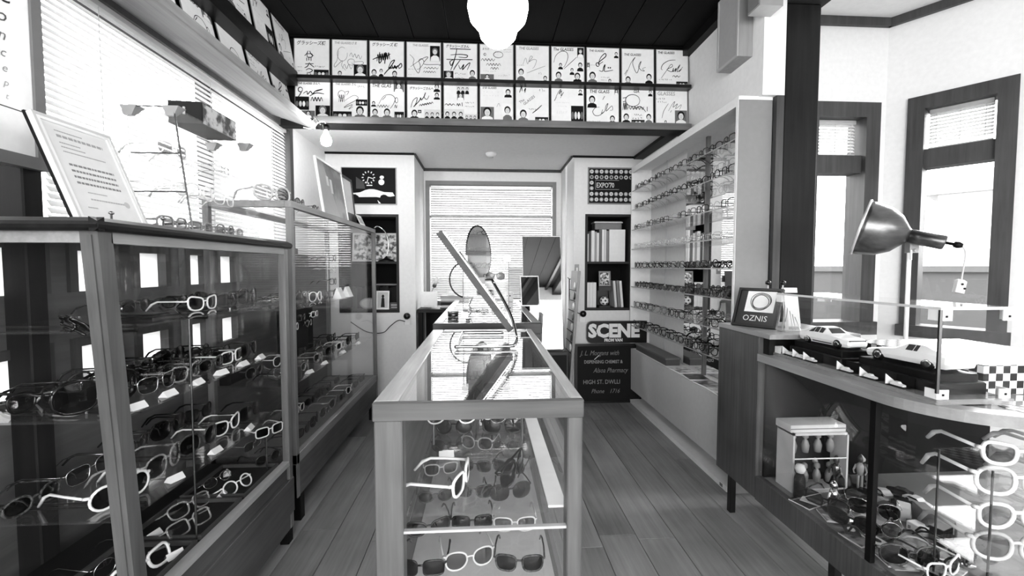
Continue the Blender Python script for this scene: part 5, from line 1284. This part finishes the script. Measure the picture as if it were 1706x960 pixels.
names = ('top', 'second', 'third', 'fourth', 'fifth', 'sixth', 'seventh', 'lowest')
pal = [[('black', 'clear'), ('mottled dark', 'clear'), ('black', 'clear'), ('dark grey', 'clear')], [('black', 'clear'), ('dark grey', 'clear'), ('mottled dark', 'clear')], [('grey', 'clear'), ('mottled dark', 'clear'), ('silver metal', 'clear'), ('black', 'clear')],
       [('black', 'clear'), ('dark grey', 'clear'), ('silver metal', 'clear')], [('black', 'clear'), ('mottled dark', 'clear'), ('black', 'dark')], [('black', 'dark'), ('dark grey', 'grey'), ('black', 'clear')], [('silver metal', 'clear'), ('dark grey', 'clear'), ('black', 'clear'), ('grey', 'clear')], [('black', 'clear'), ('black', 'dark'), ('mottled dark', 'dark')]]
for si, z in enumerate(QS):
    PQ(MB().box(QX + .004, QB - .012, QN + .022, QF - .02, z - .006, z), 'glass_shelf', SHELFGLASS)
    PQ(MB().box(QX + .003, QX + .0045, QN + .022, QF - .02, z - .006, z), 'shelf_edge', plain(.62, .3))
    n = 11
    pts = [(QX + .024, 3.885 - i * .147, z + .0005) for i in range(n)]
    row('tall white cabinet', '%s shelf' % names[si], pts, 101 + si, pal[si], kinds=['wayfarer', 'square', 'square', 'oval', 'round'], grp='eyeglasses on the tall white cabinet', scale=1.06, face=R(-90), jitter=.1, from_txt='far end')
# things on its deck
t = thing('display_tray', 'long dark tray at the far end of the tall cabinet deck', 'tray', (1.42, 3.55, .5))
MB().bbox(-.05, .06, -.33, .33, 0, .045, .003).build('body', plain(.35, .5), t); MB().bbox(-.056, .066, -.336, .0, .045, .06, .003).build('lid', plain(.42, .5), t); MB().bbox(-.056, .066, .004, .336, .045, .06, .003).build('lid', plain(.45, .5), t)
for i, (y, g, a) in enumerate(((3.05, .9, 4), (2.86, .35, -6), (2.68, .5, 8), (2.52, .85, -4), (2.38, .4, 5))):
    t = thing('magazine', '%s magazine lying flat, %s from near end of tall cabinet deck' % (('white', 'dark', 'grey', 'pale', 'dark grey')[i], ORD[4 - i]), 'magazine', (1.425, y, .5), (0, 0, R(a)), 'magazines on the cabinet deck')
    MB().box(-.065, .065, -.075, .075, 0, .006).build('pages', PAPER, t); MB().box(-.065, .065, -.075, .075, .006, .0075).build('cover', printed('mag_cover_%d' % i, 18, max(.05, g - .3), min(.95, g + .1), i), t)

# speaker boxes on the right wall
t = thing('wall_speaker', 'grey wooden box speaker fixed high on the right wall', 'speaker', (1.45, 2.45, 2.39))
MB().bbox(-.08, 0, -.105, .105, 0, .40, .003).build('cabinet', wood('speaker_wood', .52, .62, 'Z'), t)
b = MB().box(-.088, -.08, -.105, .105, 0, .012).box(-.088, -.08, -.105, .105, .388, .4).box(-.088, -.08, -.105, -.093, .012, .388).box(-.088, -.08, .093, .105, .012, .388); b.build('front_frame', plain(.66, .4), t)
MB().box(-.083, -.08, -.093, .093, .012, .388).build('grille', plain(.62, .8), t)
t = thing('ceiling_bracket', 'pale wooden bracket box at the top of the right wall by the dark post', 'bracket', (1.45, 2.2, 2.545))
MB().prism([(-.09, 0), (.03, 0), (.03, .15), (-.09, .15)], -.05, .05, 'Y').build('box', plain(.6, .5), t); MB().box(-.094, -.09, -.045, .045, .01, .14).build('front_plate', plain(.5, .5), t)

# ================================================================== CURVED COUNTER ON THE RIGHT
k3 = thing('curved_counter', 'curved glass-fronted counter with striped wood end panel on the right', 'counter', (1.5, 1.6, 0))
def PR(b, name, mat, smooth=False):
    o = b.build(name, mat, k3, smooth=smooth); o.matrix_parent_inverse = Matrix.Translation((-1.5, -1.6, 0)); return o
CXF, CR, CCX, CCY = 1.2, .25, 1.45, 1.25
def path(off, y_start=1.84, x_end=2.3):
    """front line of the counter, offset inwards by off"""
    p = [(CXF + off, y_start), (CXF + off, CCY)]
    for i in range(1, 17):
        a = PI + i * PI / 32
        p.append((CCX + (CR - off) * math.cos(a), CCY + (CR - off) * math.sin(a)))
    p.append((x_end, CCY - CR + off))
    return p
def band(o0, o1, z0, z1, y_start=1.84):
    a, b2 = path(o0, y_start), path(o1, y_start)
    b = MB()
    for i in range(len(a) - 1):
        (x0, y0), (x1, y1), (u0, v0), (u1, v1) = a[i], a[i + 1], b2[i], b2[i + 1]
        vs = [(x0, y0, z0), (x1, y1, z0), (u1, v1, z0), (u0, v0, z0), (x0, y0, z1), (x1, y1, z1), (u1, v1, z1), (u0, v0, z1)]
        fs = [(3, 2, 1, 0), (4, 5, 6, 7), (0, 1, 5, 4), (2, 3, 7, 6)]
        if i == 0: fs.append((3, 0, 4, 7))
        if i == len(a) - 2: fs.append((1, 2, 6, 5))
        b.add(vs, fs)
    return b
BK = 1.95
PR(MB().bbox(CXF, CXF + .4, 1.84, 2.17, .22, .945, .003), 'end_cabinet', STRIPEWOOD)
PR(MB().bbox(CXF - .004, CXF + .4, 1.76, 2.175, .945, .965, .003), 'end_top', wood('end_top_wood', .5, .64, 'Y', .4))
PR(MB().box(CXF + .02, CXF + .4, 1.80, 1.84, .87, .945), 'riser_board', BLACK)
PR(band(-.006, .05, .838, .87), 'front_ledge', wood('counter_ledge', .5, .62, 'Y', .35))
PR(band(.0, .03, .215, .32), 'bottom_rail', STRIPEWOOD)
PR(band(.012, .017, .32, .838), 'curved_glass', GLASS, True)
PR(MB().prism(path(.03) + [(2.3, 1.84)], .30, .318, 'Z'), 'deck', plain(.5, .6))
PR(MB().prism(path(.05) + [(2.3, 1.84)], .862, .868, 'Z'), 'glass_top', glass('counter_glass', .95, 1.6, .01))
PR(MB().box(CXF + .4, 2.3, 1.83, 1.845, .22, .862), 'back_board', plain(.12, .7))
PR(MB().box(CXF + .03, CXF + .4, 1.825, 1.84, .32, .838), 'back_board', plain(.12, .7))
PR(MB().box(CXF + .004, CXF + .02, 1.262, 1.282, .32, .838), 'mullion', DARK)
for (x, y) in ((1.24, 2.1), (1.55, 2.1), (1.25, 1.45), (1.9, 1.1), (1.9, 1.7)):
    PR(MB().bbox(x, x + .03, y, y + .03, 0, .215, .002), 'leg', BLACK)
PR(MB().box(1.22, 2.25, 1.5, 1.52, .2, .22), 'cross_rail', BLACK)
CD = .318   # deck height
# glass shelves with big display frames in the near corner
sh = thing('glass_riser', 'stack of glass shelves on clear posts in the near end of curved counter', 'display stand', (1.62, 1.12, CD))
for z in (.115, .205, .30, .385):
    MB().bbox(-.27, .45, -.06, .10, z - .005, z, .001).build('glass_shelf', SHELFGLASS, sh)
for x in (-.26, .44):
    for y in (-.05, .09): MB().tube([(x, y, 0), (x, y, .385)], .003, 6).build('post', GUN, sh)
for i, z in enumerate((.115, .205, .30, .385)):
    for j, x in enumerate((1.46, 1.70)):
        glasses(('oversized', 'aviator', 'oversized', 'cat_eye')[i], ('pale grey', 'white', 'white', 'white')[i], ('grey', 'clear', 'clear', 'grey')[i], (x, 1.085, CD + z + .0005), R(-8 + 6 * j), 'big %s frame, %s glass shelf from the bottom, %s, curved counter' % (('grey', 'white', 'white', 'white')[i], ORD[i], ('nearer the corner', 'farther right')[j]), 'big frames in the curved counter', 1.35, thick=.0042)
# toys, magazines and boxes on the deck
t = thing('figure_box', 'window carton of small grey figures at the far end of curved counter', 'box', (1.34, 1.74, CD))
bx = t
MB().box(-.08, .16, -.05, .05, 0, .012).box(-.08, .16, .042, .05, .012, .25).box(-.08, -.072, -.05, .042, .012, .25).box(.152, .16, -.05, .042, .012, .25).box(-.08, .16, -.05, .05, .24, .25).build('carton', plain(.8, .5), t)
MB().box(-.074, .154, -.05, -.049, .14, .145).box(-.074, .154, -.05, -.049, .012, .016).build('window_bar', PAPER, t)
MB().box(-.072, .152, .036, .042, .012, .24).build('backing', BLACK, t)
for i in range(4):
    x = -.045 + .055 * i
    for z in (.02, .15):
        MB().lathe([(.012, 0), (.016, .03), (.010, .05), (.004, .056), (.012, .064), (.011, .078), (.004, .084)], 10, o=(x, 0, z)).build('figurine', plain(.55, .4), bx, smooth=True)
t = thing('white_box', 'flat white carton on top of the figure carton', 'box', (1.345, 1.745, CD + .25))
MB().bbox(-.09, .15, -.045, .05, 0, .03, .002).build('carton', plain(.85, .5), t); MB().box(-.09, .15, -.0455, -.045, .012, .016).build('seam', MID, t)
r = random.Random(33)
def toy_car(x, y, z, rz, L, g, label, grp):
    t = thing('toy_car', label, 'toy car', (x, y, z), (0, 0, rz), grp)
    h = L * .17
    MB().prism([(-L / 2, L * .06), (L / 2, L * .06), (L / 2, L * .13), (L * .36, L * .17), (L * .2, L * .19), (L * .08, L * .29), (-L * .2, L * .29), (-L * .36, L * .2), (-L / 2, L * .18)], -L * .2, L * .2, 'Y').build('body', plain(g, .2), t)
    MB().prism([(L * .18, L * .195), (L * .08, L * .275), (-L * .19, L * .275), (-L * .33, L * .2)], -L * .203, L * .203, 'Y').build('side_window', BLACK, t)
    for sx in (-.3, .3):
        for sy in (-1, 1):
            MB().lathe([(L * .075, -.004), (L * .08, 0), (L * .08, L * .05), (L * .05, L * .055)], 12, o=(sx * L, sy * L * .155, L * .08), axis=(0, sy, 0)).build('wheel', BLACK, t, smooth=True)
    return t
toy_car(1.47, 1.62, CD, R(200), .11, .3, 'dark toy car beside the figure carton in curved counter', 'toy cars on the deck')
toy_car(1.36, 1.45, CD, R(150), .12, .7, 'pale toy car in the middle of curved counter deck', 'toy cars on the deck')
toy_car(1.60, 1.55, CD, R(170), .12, .2, 'black toy car at the back of curved counter deck', 'toy cars on the deck')
toy_car(1.56, 1.40, CD, R(140), .13, .5, 'grey toy car behind the mullion in curved counter', 'toy cars on the deck')
t = thing('trophy_figure', 'small silver standing figurine with round head inside curved counter', 'figurine', (1.33, 1.56, CD))
MB().lathe([(.022, 0), (.022, .008), (.008, .012)], 12).build('base', PALE, t); MB().lathe([(.006, .012), (.013, .04), (.017, .06), (.012, .08), (.005, .085)], 12).build('body', CHROME, t, smooth=True); MB().lathe([(.003, .083), (.013, .09), (.014, .1), (.008, .112), (.002, .115)], 12).build('head', CHROME, t, smooth=True)
for s in (-1, 1): MB().tube([(s * .014, 0, .07), (s * .024, -.004, .05), (s * .022, -.01, .035)], .004, 6).build('arm', CHROME, t)
t = thing('ornament_ball', 'small white patterned ball on dark stand inside curved counter', 'ornament', (1.27, 1.66, CD))
MB().lathe([(.022, 0), (.02, .08), (.012, .10)], 12).build('stand', DARK, t, smooth=True); MB().lathe([(.001, .098), (.014, .102), (.02, .118), (.014, .134), (.001, .138)], 14).build('ball', PAPER, t, smooth=True)
t = thing('hat', 'black felt hat lying at the back of curved counter', 'hat', (1.5, 1.74, CD))
MB().lathe([(.08, .0), (.082, .004), (.05, .01), (.045, .05), (.03, .06), (.004, .058)], 20).build('crown', BLACK, t, smooth=True); MB().lathe([(.051, .01), (.049, .022), (.046, .022)], 20).build('band', DARK, t, smooth=True)
specs = [('dark', 1.245, 1.62, 20, .15), ('pale', 1.27, 1.5, -15, .75), ('grey', 1.26, 1.385, 10, .5), ('black', 1.33, 1.33, 35, .1), ('white', 1.37, 1.22, 25, .9), ('mid-grey', 1.27, 1.265, -10, .42), ('dark grey', 1.48, 1.3, 60, .25), ('light grey', 1.45, 1.1, 80, .68), ('charcoal', 1.33, 1.13, 45, .2), ('spotted', 1.58, 1.03, 85, .6)]
for i, (nm, x, y, a, g) in enumerate(specs):
    sc_ = .055 if i < 6 else .06
    t = thing('picture_book', '%s picture booklet lying flat, %s from the far end of curved counter deck' % (nm, ORD[i]), 'booklet', (x + .03, y, CD + .0005 + .0065 * (i % 2)), (0, 0, R(a)), 'booklets on the counter deck')
    MB().box(-sc_, sc_, -sc_ * .75, sc_ * .75, 0, .005).build('pages', PAPER, t); MB().box(-sc_, sc_, -sc_ * .75, sc_ * .75, .005, .006).build('cover', printed('booklet_%d' % i, 26, max(.05, g - .25), min(.95, g + .2), i + 9), t)
# loose frames lying about the deck
lf = [('wayfarer', 'black', 'dark', 1.28, 1.42), ('round', 'silver metal', 'grey', 1.34, 1.38), ('oversized', 'mottled dark', 'dark', 1.30, 1.22), ('cat_eye', 'white', 'grey', 1.36, 1.17), ('square', 'black', 'grey', 1.29, 1.55), ('aviator', 'silver metal', 'dark', 1.42, 1.48), ('round', 'black', 'dark', 1.52, 1.22), ('oval', 'dark grey', 'grey', 1.44, 1.2)]
for i, (kd, f, l, x, y) in enumerate(lf):
    glasses(kd, f, l, (x, y, CD + .014), R(-60 + 25 * (i % 4)), '%s lying loose, %s from the far end, curved counter' % (desc(kd, f, l), ORD[sorted(range(8), key=lambda j: -lf[j][4]).index(i)]), 'loose pairs on the counter deck', 1.15)
# cassettes / small cartons near the mullion
for i in range(7):
    x, y, a = 1.40 + .03 * (i % 3), 1.64 - .045 * i, R(20 + 25 * (i % 4))
    g = (.2, .8, .4, .9, .15, .6, .3)[i]
    t = thing('carton', 'small %s carton, %s from the far end, middle of curved counter deck' % (('dark', 'white', 'grey', 'white', 'black', 'grey', 'dark')[i], ORD[i]), 'box', (x + .12, y - .1, CD), (0, 0, a), 'small cartons in the curved counter')
    h = .03 + .02 * (i % 3)
    MB().bbox(-.03, .03, -.02, .02, 0, h, .002).build('box', plain(g, .4), t); MB().box(-.025, .025, -.0206, -.02, .006, h - .008).build('print', printed('carton_%d' % i, 60, max(.05, g - .3), min(.95, g + .25), i), t)

# more small figures and trinkets standing in rows
def figurine(x, y, g, metal, label, h):
    t = thing('toy_figure', label, 'figurine', (x, y, CD), (0, 0, R(200 * x)), 'toy figures in the curved counter')
    m = plain(g, .25, metal)
    MB().lathe([(.016, 0), (.016, .004), (.006, .006)], 10).build('base', DARK, t)
    for s in (-1, 1): MB().tube([(s * .006, 0, .005), (s * .006, 0, h * .45)], .005, 6).build('leg', m, t)
    MB().lathe([(.009, h * .42), (.014, h * .55), (.016, h * .7), (.006, h * .78)], 10).build('body', m, t, smooth=True)
    MB().lathe([(.003, h * .77), (.010, h * .82), (.011, h * .9), (.003, h)], 10).build('head', plain(.7 if g < .5 else .3, .3), t, smooth=True)
    for s in (-1, 1): MB().tube([(s * .015, 0, h * .7), (s * .022, -.006, h * .55), (s * .018, -.016, h * .48)], .0038, 5).build('arm', m, t)
for i in range(10):
    figurine(1.42 + .055 * (i % 2) + .018 * i, 1.77 - .035 * (i % 3), (.15, .85, .5, .1, .7, .2, .9, .3, .6, .12)[i], (0, 0, .9, 0, .9, 0, 0, .9, 0, 0)[i], 'small %s standing toy figure, %s from left, back row of curved counter' % (('black', 'white', 'silver', 'black', 'silver', 'dark', 'white', 'steel', 'grey', 'black')[i], ORD[i]), .11 + .02 * (i % 3))
for i in range(6):
    toy_car(1.55 + .075 * (i % 3), 1.66 - .075 * (i // 3), CD, R(30 + 50 * i), .085, (.12, .8, .3, .6, .1, .9)[i], 'small %s toy car, %s in the cluster left behind the mullion' % (('black', 'white', 'grey', 'silver-grey', 'dark', 'pale')[i], ORD[i]), 'toy car cluster')
for i in range(8):
    x, y, a = 1.275 + .035 * (i % 3), 1.60 - .062 * i, R(-50 + 37 * i)
    g = (.85, .15, .7, .3, .9, .2, .6, .1)[i]
    t = thing('sticker_card', 'glossy %s card, %s from far end along the front of curved counter deck' % (('white', 'black', 'pale', 'dark', 'white', 'dark', 'grey', 'black')[i], ORD[i]), 'card', (x, y, CD + .0135), (0, 0, a), 'glossy cards in the curved counter')
    MB().bbox(-.035, .035, -.022, .022, 0, .0022, .0006).build('card', plain(g, .15), t); MB().ell(0, 0, .015, .012, 0).build('print', plain(1 - g if g > .5 else .8, .3), t, (0, 0, .0026), (R(-90), 0, 0))

# ------------------------------------------------------------------ on the curved counter
t, w = framed('logo_frame', 'black framed logo print with a white ring emblem by the tall cabinet', 'picture frame', (1.21, 2.07, .965), (1.32, 1.90, .965), .195, R(24), BLACK, .012, plain(.16, .3))
MB().box(.045, .175, -.0082, -.0077, .075, .18).build('emblem_ground', PAPER, t)
b = MB()
for k_, (rx, ph) in enumerate(((.046, .4), (.041, 1.6), (.036, 2.6))):
    b.tube([(.11 + rx * math.cos(w_) * (1 + .12 * math.sin(w_ + ph)), -.0086, .128 + rx * .95 * math.sin(w_)) for w_ in [i * 2 * PI / 24 for i in range(24)]], .0016, 4, closed=True)
b.build('emblem', plain(.25, .3), t)
text('lettering', 'OZNIS', .040, plain(.85, .4), t, (.045, -.0086, .03), xs=.95)
for i, (x, y) in enumerate(((1.36, 2.02), (1.42, 2.0))):
    t = thing('wire_easel', 'small wire easel with black ball tip, %s of the pair behind the logo frame' % ('left', 'right')[i], 'easel', (x, y, .965))
    MB().tube([(-.03, -.01, 0), (-.005, 0, .205), (.02, .01, .03), (.03, .012, 0)], .003, 6).build('wire', PALE, t)
    MB().tube([(-.03, -.01, .003), (.0, -.05, .003)], .003, 6).build('foot', PALE, t)
    MB().lathe([(.002, -.012), (.012, -.006), (.012, .006), (.002, .012)], 12, o=(-.005, 0, .21)).build('ball_tip', BLACK, t, smooth=True)
t = thing('price_board', 'white tilted card behind the logo frame on curved counter', 'card', (1.47, 2.0, .965), (R(-15), 0, R(-12)))
MB().box(-.035, .035, -.002, 0, 0, .19).build('card', PAPER, t); MB().box(-.02, .02, 0, .03, 0, .01).build('foot', PALE, t)
t = thing('bottle_wrap', 'crumpled clear plastic sleeve beside the logo frame', 'packaging', (1.36, 1.87, .965))
b = MB(); rr2 = random.Random(2)
for i in range(5):
    p = [(-.04 + .02 * i + .01 * rr2.random(), -.02 + .03 * rr2.random(), 0), (-.03 + .02 * i + .01 * rr2.random(), .0, 0), (-.02 + .012 * i, .01, .12 - .015 * i), (-.03 + .012 * i, -.01, .11 - .012 * i)]
    b.add(p + [(a_ + .002, b_ + .004, c_) for a_, b_, c_ in p], [(0, 1, 2, 3), (7, 6, 5, 4), (0, 4, 5, 1), (2, 6, 7, 3)])
b.build('sleeve', plain(.8, .3), t); MB().box(-.04, .06, -.03, .02, 0, .003).build('flap', plain(.7, .3), t)
# glass case with model cars
gb = thing('glass_case', 'clear glass box with white metal corner clips holding two model cars', 'display case', (1.355, 1.46, .87))
gx0, gx1, gy0, gy1, gz0, gz1 = -.105, .105, -.335, .335, .018, .262
MB().bbox(gx0 - .01, gx1 + .01, gy0 - .01, gy1 + .01, 0, .014, .002).build('base', glass('case_base', .8, 1.4, .02, body=.25), gb)
for x in (gx0, gx1): MB().box(x - .0025, x + .0025, gy0, gy1, .014, gz1).build('glass_pane', GLASS, gb)
for y in (gy0, gy1): MB().box(gx0, gx1, y - .0025, y + .0025, .014, gz1).build('glass_pane', GLASS, gb)
MB().box(gx0 - .004, gx1 + .004, gy0 - .004, gy1 + .004, gz1, gz1 + .008).build('glass_lid', glass('case_lid_sheen', .5, 2.0, .05, body=.75), gb)  # white body colour stands in for the lid's grazing reflection
MB().tube([(gx0 - .002, gy0 - .002, .03), (gx0 - .002, gy0 - .002, gz1)], .005, 6).build('corner_rod', GUN, gb)
CW = plain(.92, .35)
for (x, y, sx, sy) in ((gx0, gy0, 1, 1), (gx0, gy1, 1, -1), (gx1, gy0, -1, 1), (gx1, gy1, -1, -1)):
    for z0, z1 in ((.014, .04), (gz1 - .03, gz1)):
        b = MB(); b.box(min(x - .004 * sx, x + .03 * sx), max(x - .004 * sx, x + .03 * sx), min(y - .005 * sy, y - .002 * sy), max(y - .005 * sy, y - .002 * sy), z0, z1)
        b.box(min(x - .005 * sx, x - .002 * sx), max(x - .005 * sx, x - .002 * sx), min(y - .004 * sy, y + .03 * sy), max(y - .004 * sy, y + .03 * sy), z0, z1)
        c_ = b.build('corner_clip', CW, gb)
        MB().box(x + .012 * sx - .003, x + .012 * sx + .003, y - .006 * sy - .0008, y - .006 * sy + .0008, z0 + .009, z0 + .015).build('screw', DARK, c_)
def plinth(x, y, z, w, d, h, label):
    t = thing('car_plinth', label, 'plinth', (x, y, z))
    MB().bbox(-w / 2, w / 2, -d / 2, d / 2, 0, h * .6, .003).build('lower_step', BLACK, t); MB().bbox(-w / 2 + .012, w / 2 - .012, -d / 2 + .012, d / 2 - .012, h * .6, h, .003).build('upper_step', DARK, t)
plinth(1.36, 1.63, .884, .15, .27, .06, 'black stepped plinth under the ducktail model car in glass box')
plinth(1.365, 1.305, .884, .155, .29, .056, 'black stepped plinth under the low wedge model car in glass box')
def model_car(label, loc, rz, L, st, cab, wheels, hw, wr, mat):
    t = thing('model_car', label, 'model car', loc, (0, 0, rz))
    b = MB(); n = len(st); gl = MB()
    rings = []
    for (u, zb, zl, zt, w, tw_) in st:
        x = (u - .5) * L; W = w * L
        rings.append([(x, -W * .88, zb * L), (x, -W, (zb * .5 + zl * .5) * L), (x, -W * .97, zl * L), (x, -tw_ * L, zt * L), (x, tw_ * L, zt * L), (x, W * .97, zl * L), (x, W, (zb * .5 + zl * .5) * L), (x, W * .88, zb * L)])
    vs = [p for rg in rings for p in rg]; fs = []
    for i in range(n - 1):
        for j in range(8):
            k_ = (j + 1) % 8; fs.append((i * 8 + j, (i + 1) * 8 + j, (i + 1) * 8 + k_, i * 8 + k_))
    fs += [tuple(range(8)), tuple(range((n - 1) * 8, n * 8))[::-1]]
    b.add(vs, fs)
    b.build('body', mat, t, smooth=False)
    def lerp(a, c, f): return Vector(a) + (Vector(c) - Vector(a)) * f
    for (i, f0, f1) in cab['side']:
        for (lo, hi, sgn) in ((2, 3, -1), (5, 4, 1)):
            a0, a1 = lerp(rings[i][lo], rings[i + 1][lo], f0), lerp(rings[i][lo], rings[i + 1][lo], f1)
            c0_, c1_ = lerp(rings[i][hi], rings[i + 1][hi], f0), lerp(rings[i][hi], rings[i + 1][hi], f1)
            q_ = [lerp(a0, c0_, .12), lerp(a1, c1_, .12), lerp(a1, c1_, .88), lerp(a0, c0_, .88)]
            off = Vector((0, sgn * .0007, .0005))
            gl.add([p + off for p in q_], [(0, 1, 2, 3) if sgn < 0 else (3, 2, 1, 0)])
    for i in cab['screen']:
        a0, a1, c1_, c0_ = rings[i][3], rings[i][4], rings[i + 1][4], rings[i + 1][3]
        m_ = (Vector(a0) + Vector(a1) + Vector(c1_) + Vector(c0_)) / 4
        q_ = [m_ + (Vector(p) - m_) * .86 + Vector((0, 0, .0009)) for p in (a0, a1, c1_, c0_)]
        gl.add(q_, [(0, 1, 2, 3)])
    gl.build('window_glass', plain(.3, .1), t)
    for u in wheels:
        for s in (-1, 1):
            w_ = MB().lathe([(wr * .6, -.008), (wr, -.006), (wr, .004), (wr * .75, .006)], 18, o=((u - .5) * L, s * hw * L, wr), axis=(0, s, 0)).build('wheel', BLACK, t, smooth=True)
            MB().lathe([(wr * .72, .0062), (wr * .6, .008), (wr * .2, .007)], 14, o=((u - .5) * L, s * hw * L, wr), axis=(0, s, 0)).build('rim', CHROME, w_, smooth=True)
            MB().lathe([(wr * 1.13, -.001), (wr * 1.13, .0015)], 18, o=((u - .5) * L, s * (hw * L + .0008), wr), axis=(0, s, 0)).build('wheel_arch', DARK, t)
    return t
CARW = plain(.95, .18)
st1 = [(0, .06, .09, .10, .14, .10), (.03, .04, .13, .14, .18, .12), (.15, .035, .165, .175, .2, .13), (.31, .035, .185, .195, .205, .15), (.36, .035, .19, .205, .205, .15), (.47, .035, .195, .29, .205, .125), (.56, .035, .195, .305, .205, .125), (.66, .035, .195, .298, .208, .125), (.82, .035, .19, .235, .212, .14), (.90, .045, .18, .2, .21, .16), (.955, .05, .17, .205, .2, .16), (.96, .05, .165, .18, .2, .15), (1, .07, .11, .12, .17, .14)]
m1 = model_car('white rear-engined model coupe with ducktail spoiler and dark side script', (1.36, 1.63, .944), R(94), .235, st1, dict(side=[(5, .08, .95), (6, .1, .9), (7, .0, .62)], screen=[4, 7]), (.2, .79), .185, .0165, CARW)
MB().box(-.05, .04, -.0489, -.0483, .013, .017).box(-.05, .04, .0483, .0489, .013, .017).build('side_script', plain(.2, .4), m1)
MB().box(-.1115, -.110, -.035, .035, .03, .035).build('tail_light', plain(.2, .3), m1)
b = MB().box(.105, .112, .028, .04, .028, .036).box(.105, .112, -.04, -.028, .028, .036); b.build('headlamp', CHROME, m1)
st2 = [(0, .05, .08, .09, .13, .1), (.04, .035, .115, .125, .175, .13), (.2, .03, .15, .165, .19, .13), (.36, .03, .17, .185, .195, .15), (.40, .03, .175, .195, .195, .15), (.52, .03, .18, .262, .195, .12), (.66, .03, .18, .268, .195, .12), (.72, .03, .182, .262, .195, .125), (.8, .03, .182, .235, .195, .15), (.95, .04, .17, .215, .19, .16), (1, .06, .12, .16, .17, .14)]
m2 = model_car('white low wedge-nosed model sports car nearest the corner of glass box', (1.37, 1.305, .940), R(-84), .262, st2, dict(side=[(5, .05, .62), (5, .68, .98)], screen=[4]), (.2, .77), .17, .0185, CARW)
MB().box(.02, .10, .012, .018, .0405, .0415).build('bonnet_stripe', plain(.3, .3), m2)
MB().box(-.06, .06, -.052, -.0505, .008, .014).box(-.06, .06, .0505, .052, .008, .014).build('sill_strip', DARK, m2)
for i in range(6):
    y = (1.725, 1.665, 1.605, 1.44, 1.345, 1.25)[i]
    t = thing('miniature_box', 'tiny open display box with a miniature car, %s from the far end' % ORD[i], 'miniature', (1.268, y, .884), (0, 0, R(-88)), 'tiny car boxes')
    MB().box(-.028, .028, -.018, .018, 0, .003).box(-.028, .028, .016, .018, .003, .034).build('box_back', DARK, t)
    MB().prism([(-.02, .003), (.02, .003), (-.02, .034)], -.030, -.028, 'X').build('side_card', PAPER, t)
    MB().prism([(-.02, .004), (.02, .004), (.02, .009), (.008, .011), (.003, .016), (-.010, .016), (-.016, .011), (-.02, .010)], -.014, -.002, 'Y').build('tiny_car', CARW, t)
# checkered cloth and board
t = tag(MB().bbox(0, .45, 0, .46, 0, .088, .002).build('checkered_block', checker('checker_print', 44, .95, .06), None, (1.48, 1.2, .87)), 'black and white checkered block right of the glass box', 'block')
t = tag(MB().box(0, .2, 0, .06, 0, .002).build('checkered_strip', checker('checker_print', 42, .95, .06), None, (1.40, 1.04, .869), (0, 0, R(-2))), 'strip of checkered tape along the curved counter edge', 'tape')
# big metal lamp on a white pole
lp = thing('spot_lamp', 'large brushed metal bell lamp on a slim white pole behind glass box', 'lamp', (1.79, 1.75, .87))
MB().lathe([(.06, 0), (.06, .01), (.012, .016)], 20).build('base', PALE, lp, smooth=True)
MB().tube([(0, 0, .012), (0, 0, .46)], .008, 8).build('pole', WHITE, lp)
axd = Vector((-.70, .64, .27)); nk = Vector((-.02, 0, .513))
BR = wood('brushed_lamp_metal', .32, .5, 'X', .3); BR.node_tree.nodes['Principled BSDF'].inputs['Metallic'].default_value = .85
MB().lathe([(.028, -.012), (.04, .0), (.078, .03), (.105, .075), (.117, .135), (.119, .15), (.113, .15), (.10, .078), (.07, .035), (.02, .01)], 32, o=nk, axis=axd).build('shade', BR, lp, smooth=True)
MB().lathe([(.118, .148), (.123, .15), (.123, .158), (.117, .158)], 32, o=nk, axis=axd).build('shade_rim', ALU, lp, smooth=True)
MB().lathe([(.029, .002), (.030, -.12), (.027, -.125), (.01, -.127)], 18, o=nk, axis=axd).build('neck', BR, lp, smooth=True)
MB().lathe([(.006, -.125), (.006, -.15), (.012, -.152), (.014, -.165), (.008, -.178)], 10, o=nk, axis=axd).build('tip', DARK, lp, smooth=True)
MB().lathe([(.02, .03), (.03, .05), (.034, .08), (.02, .1)], 14, o=nk, axis=axd).build('bulb', PALE, lp, smooth=True)
MB().box(-.01, .03, -.012, .012, .44, .49).tube([(.01, -.02, .45), (.01, .02, .45)], .007, 8).tube([(-.005, -.014, .45), (-.005, -.014, .41)], .003, 5).build('clamp', plain(.7, .3, .6), lp)
tip = nk - axd.normalized() * .175
cd = catmull([tuple(tip), (tip.x + .018, tip.y, tip.z - .03), (tip.x + .01, tip.y, tip.z - .1), (tip.x + .005, tip.y, tip.z - .14)], 6)
MB().tube(cd, .003, 6).build('cord', PALE, lp, smooth=True)
o_ = MB().bbox(-.02, .02, -.012, .012, -.055, .0, .006).build('plug', PALE, lp, (tip.x + .005, tip.y, tip.z - .135), (0, R(12), 0))
MB().lathe([(.004, 0), (.004, .004)], 8, o=(-.006, -.012, -.02), axis=(0, -1, 0)).lathe([(.004, 0), (.004, .004)], 8, o=(.008, -.012, -.035), axis=(0, -1, 0)).build('plug_hole', DARK, o_)
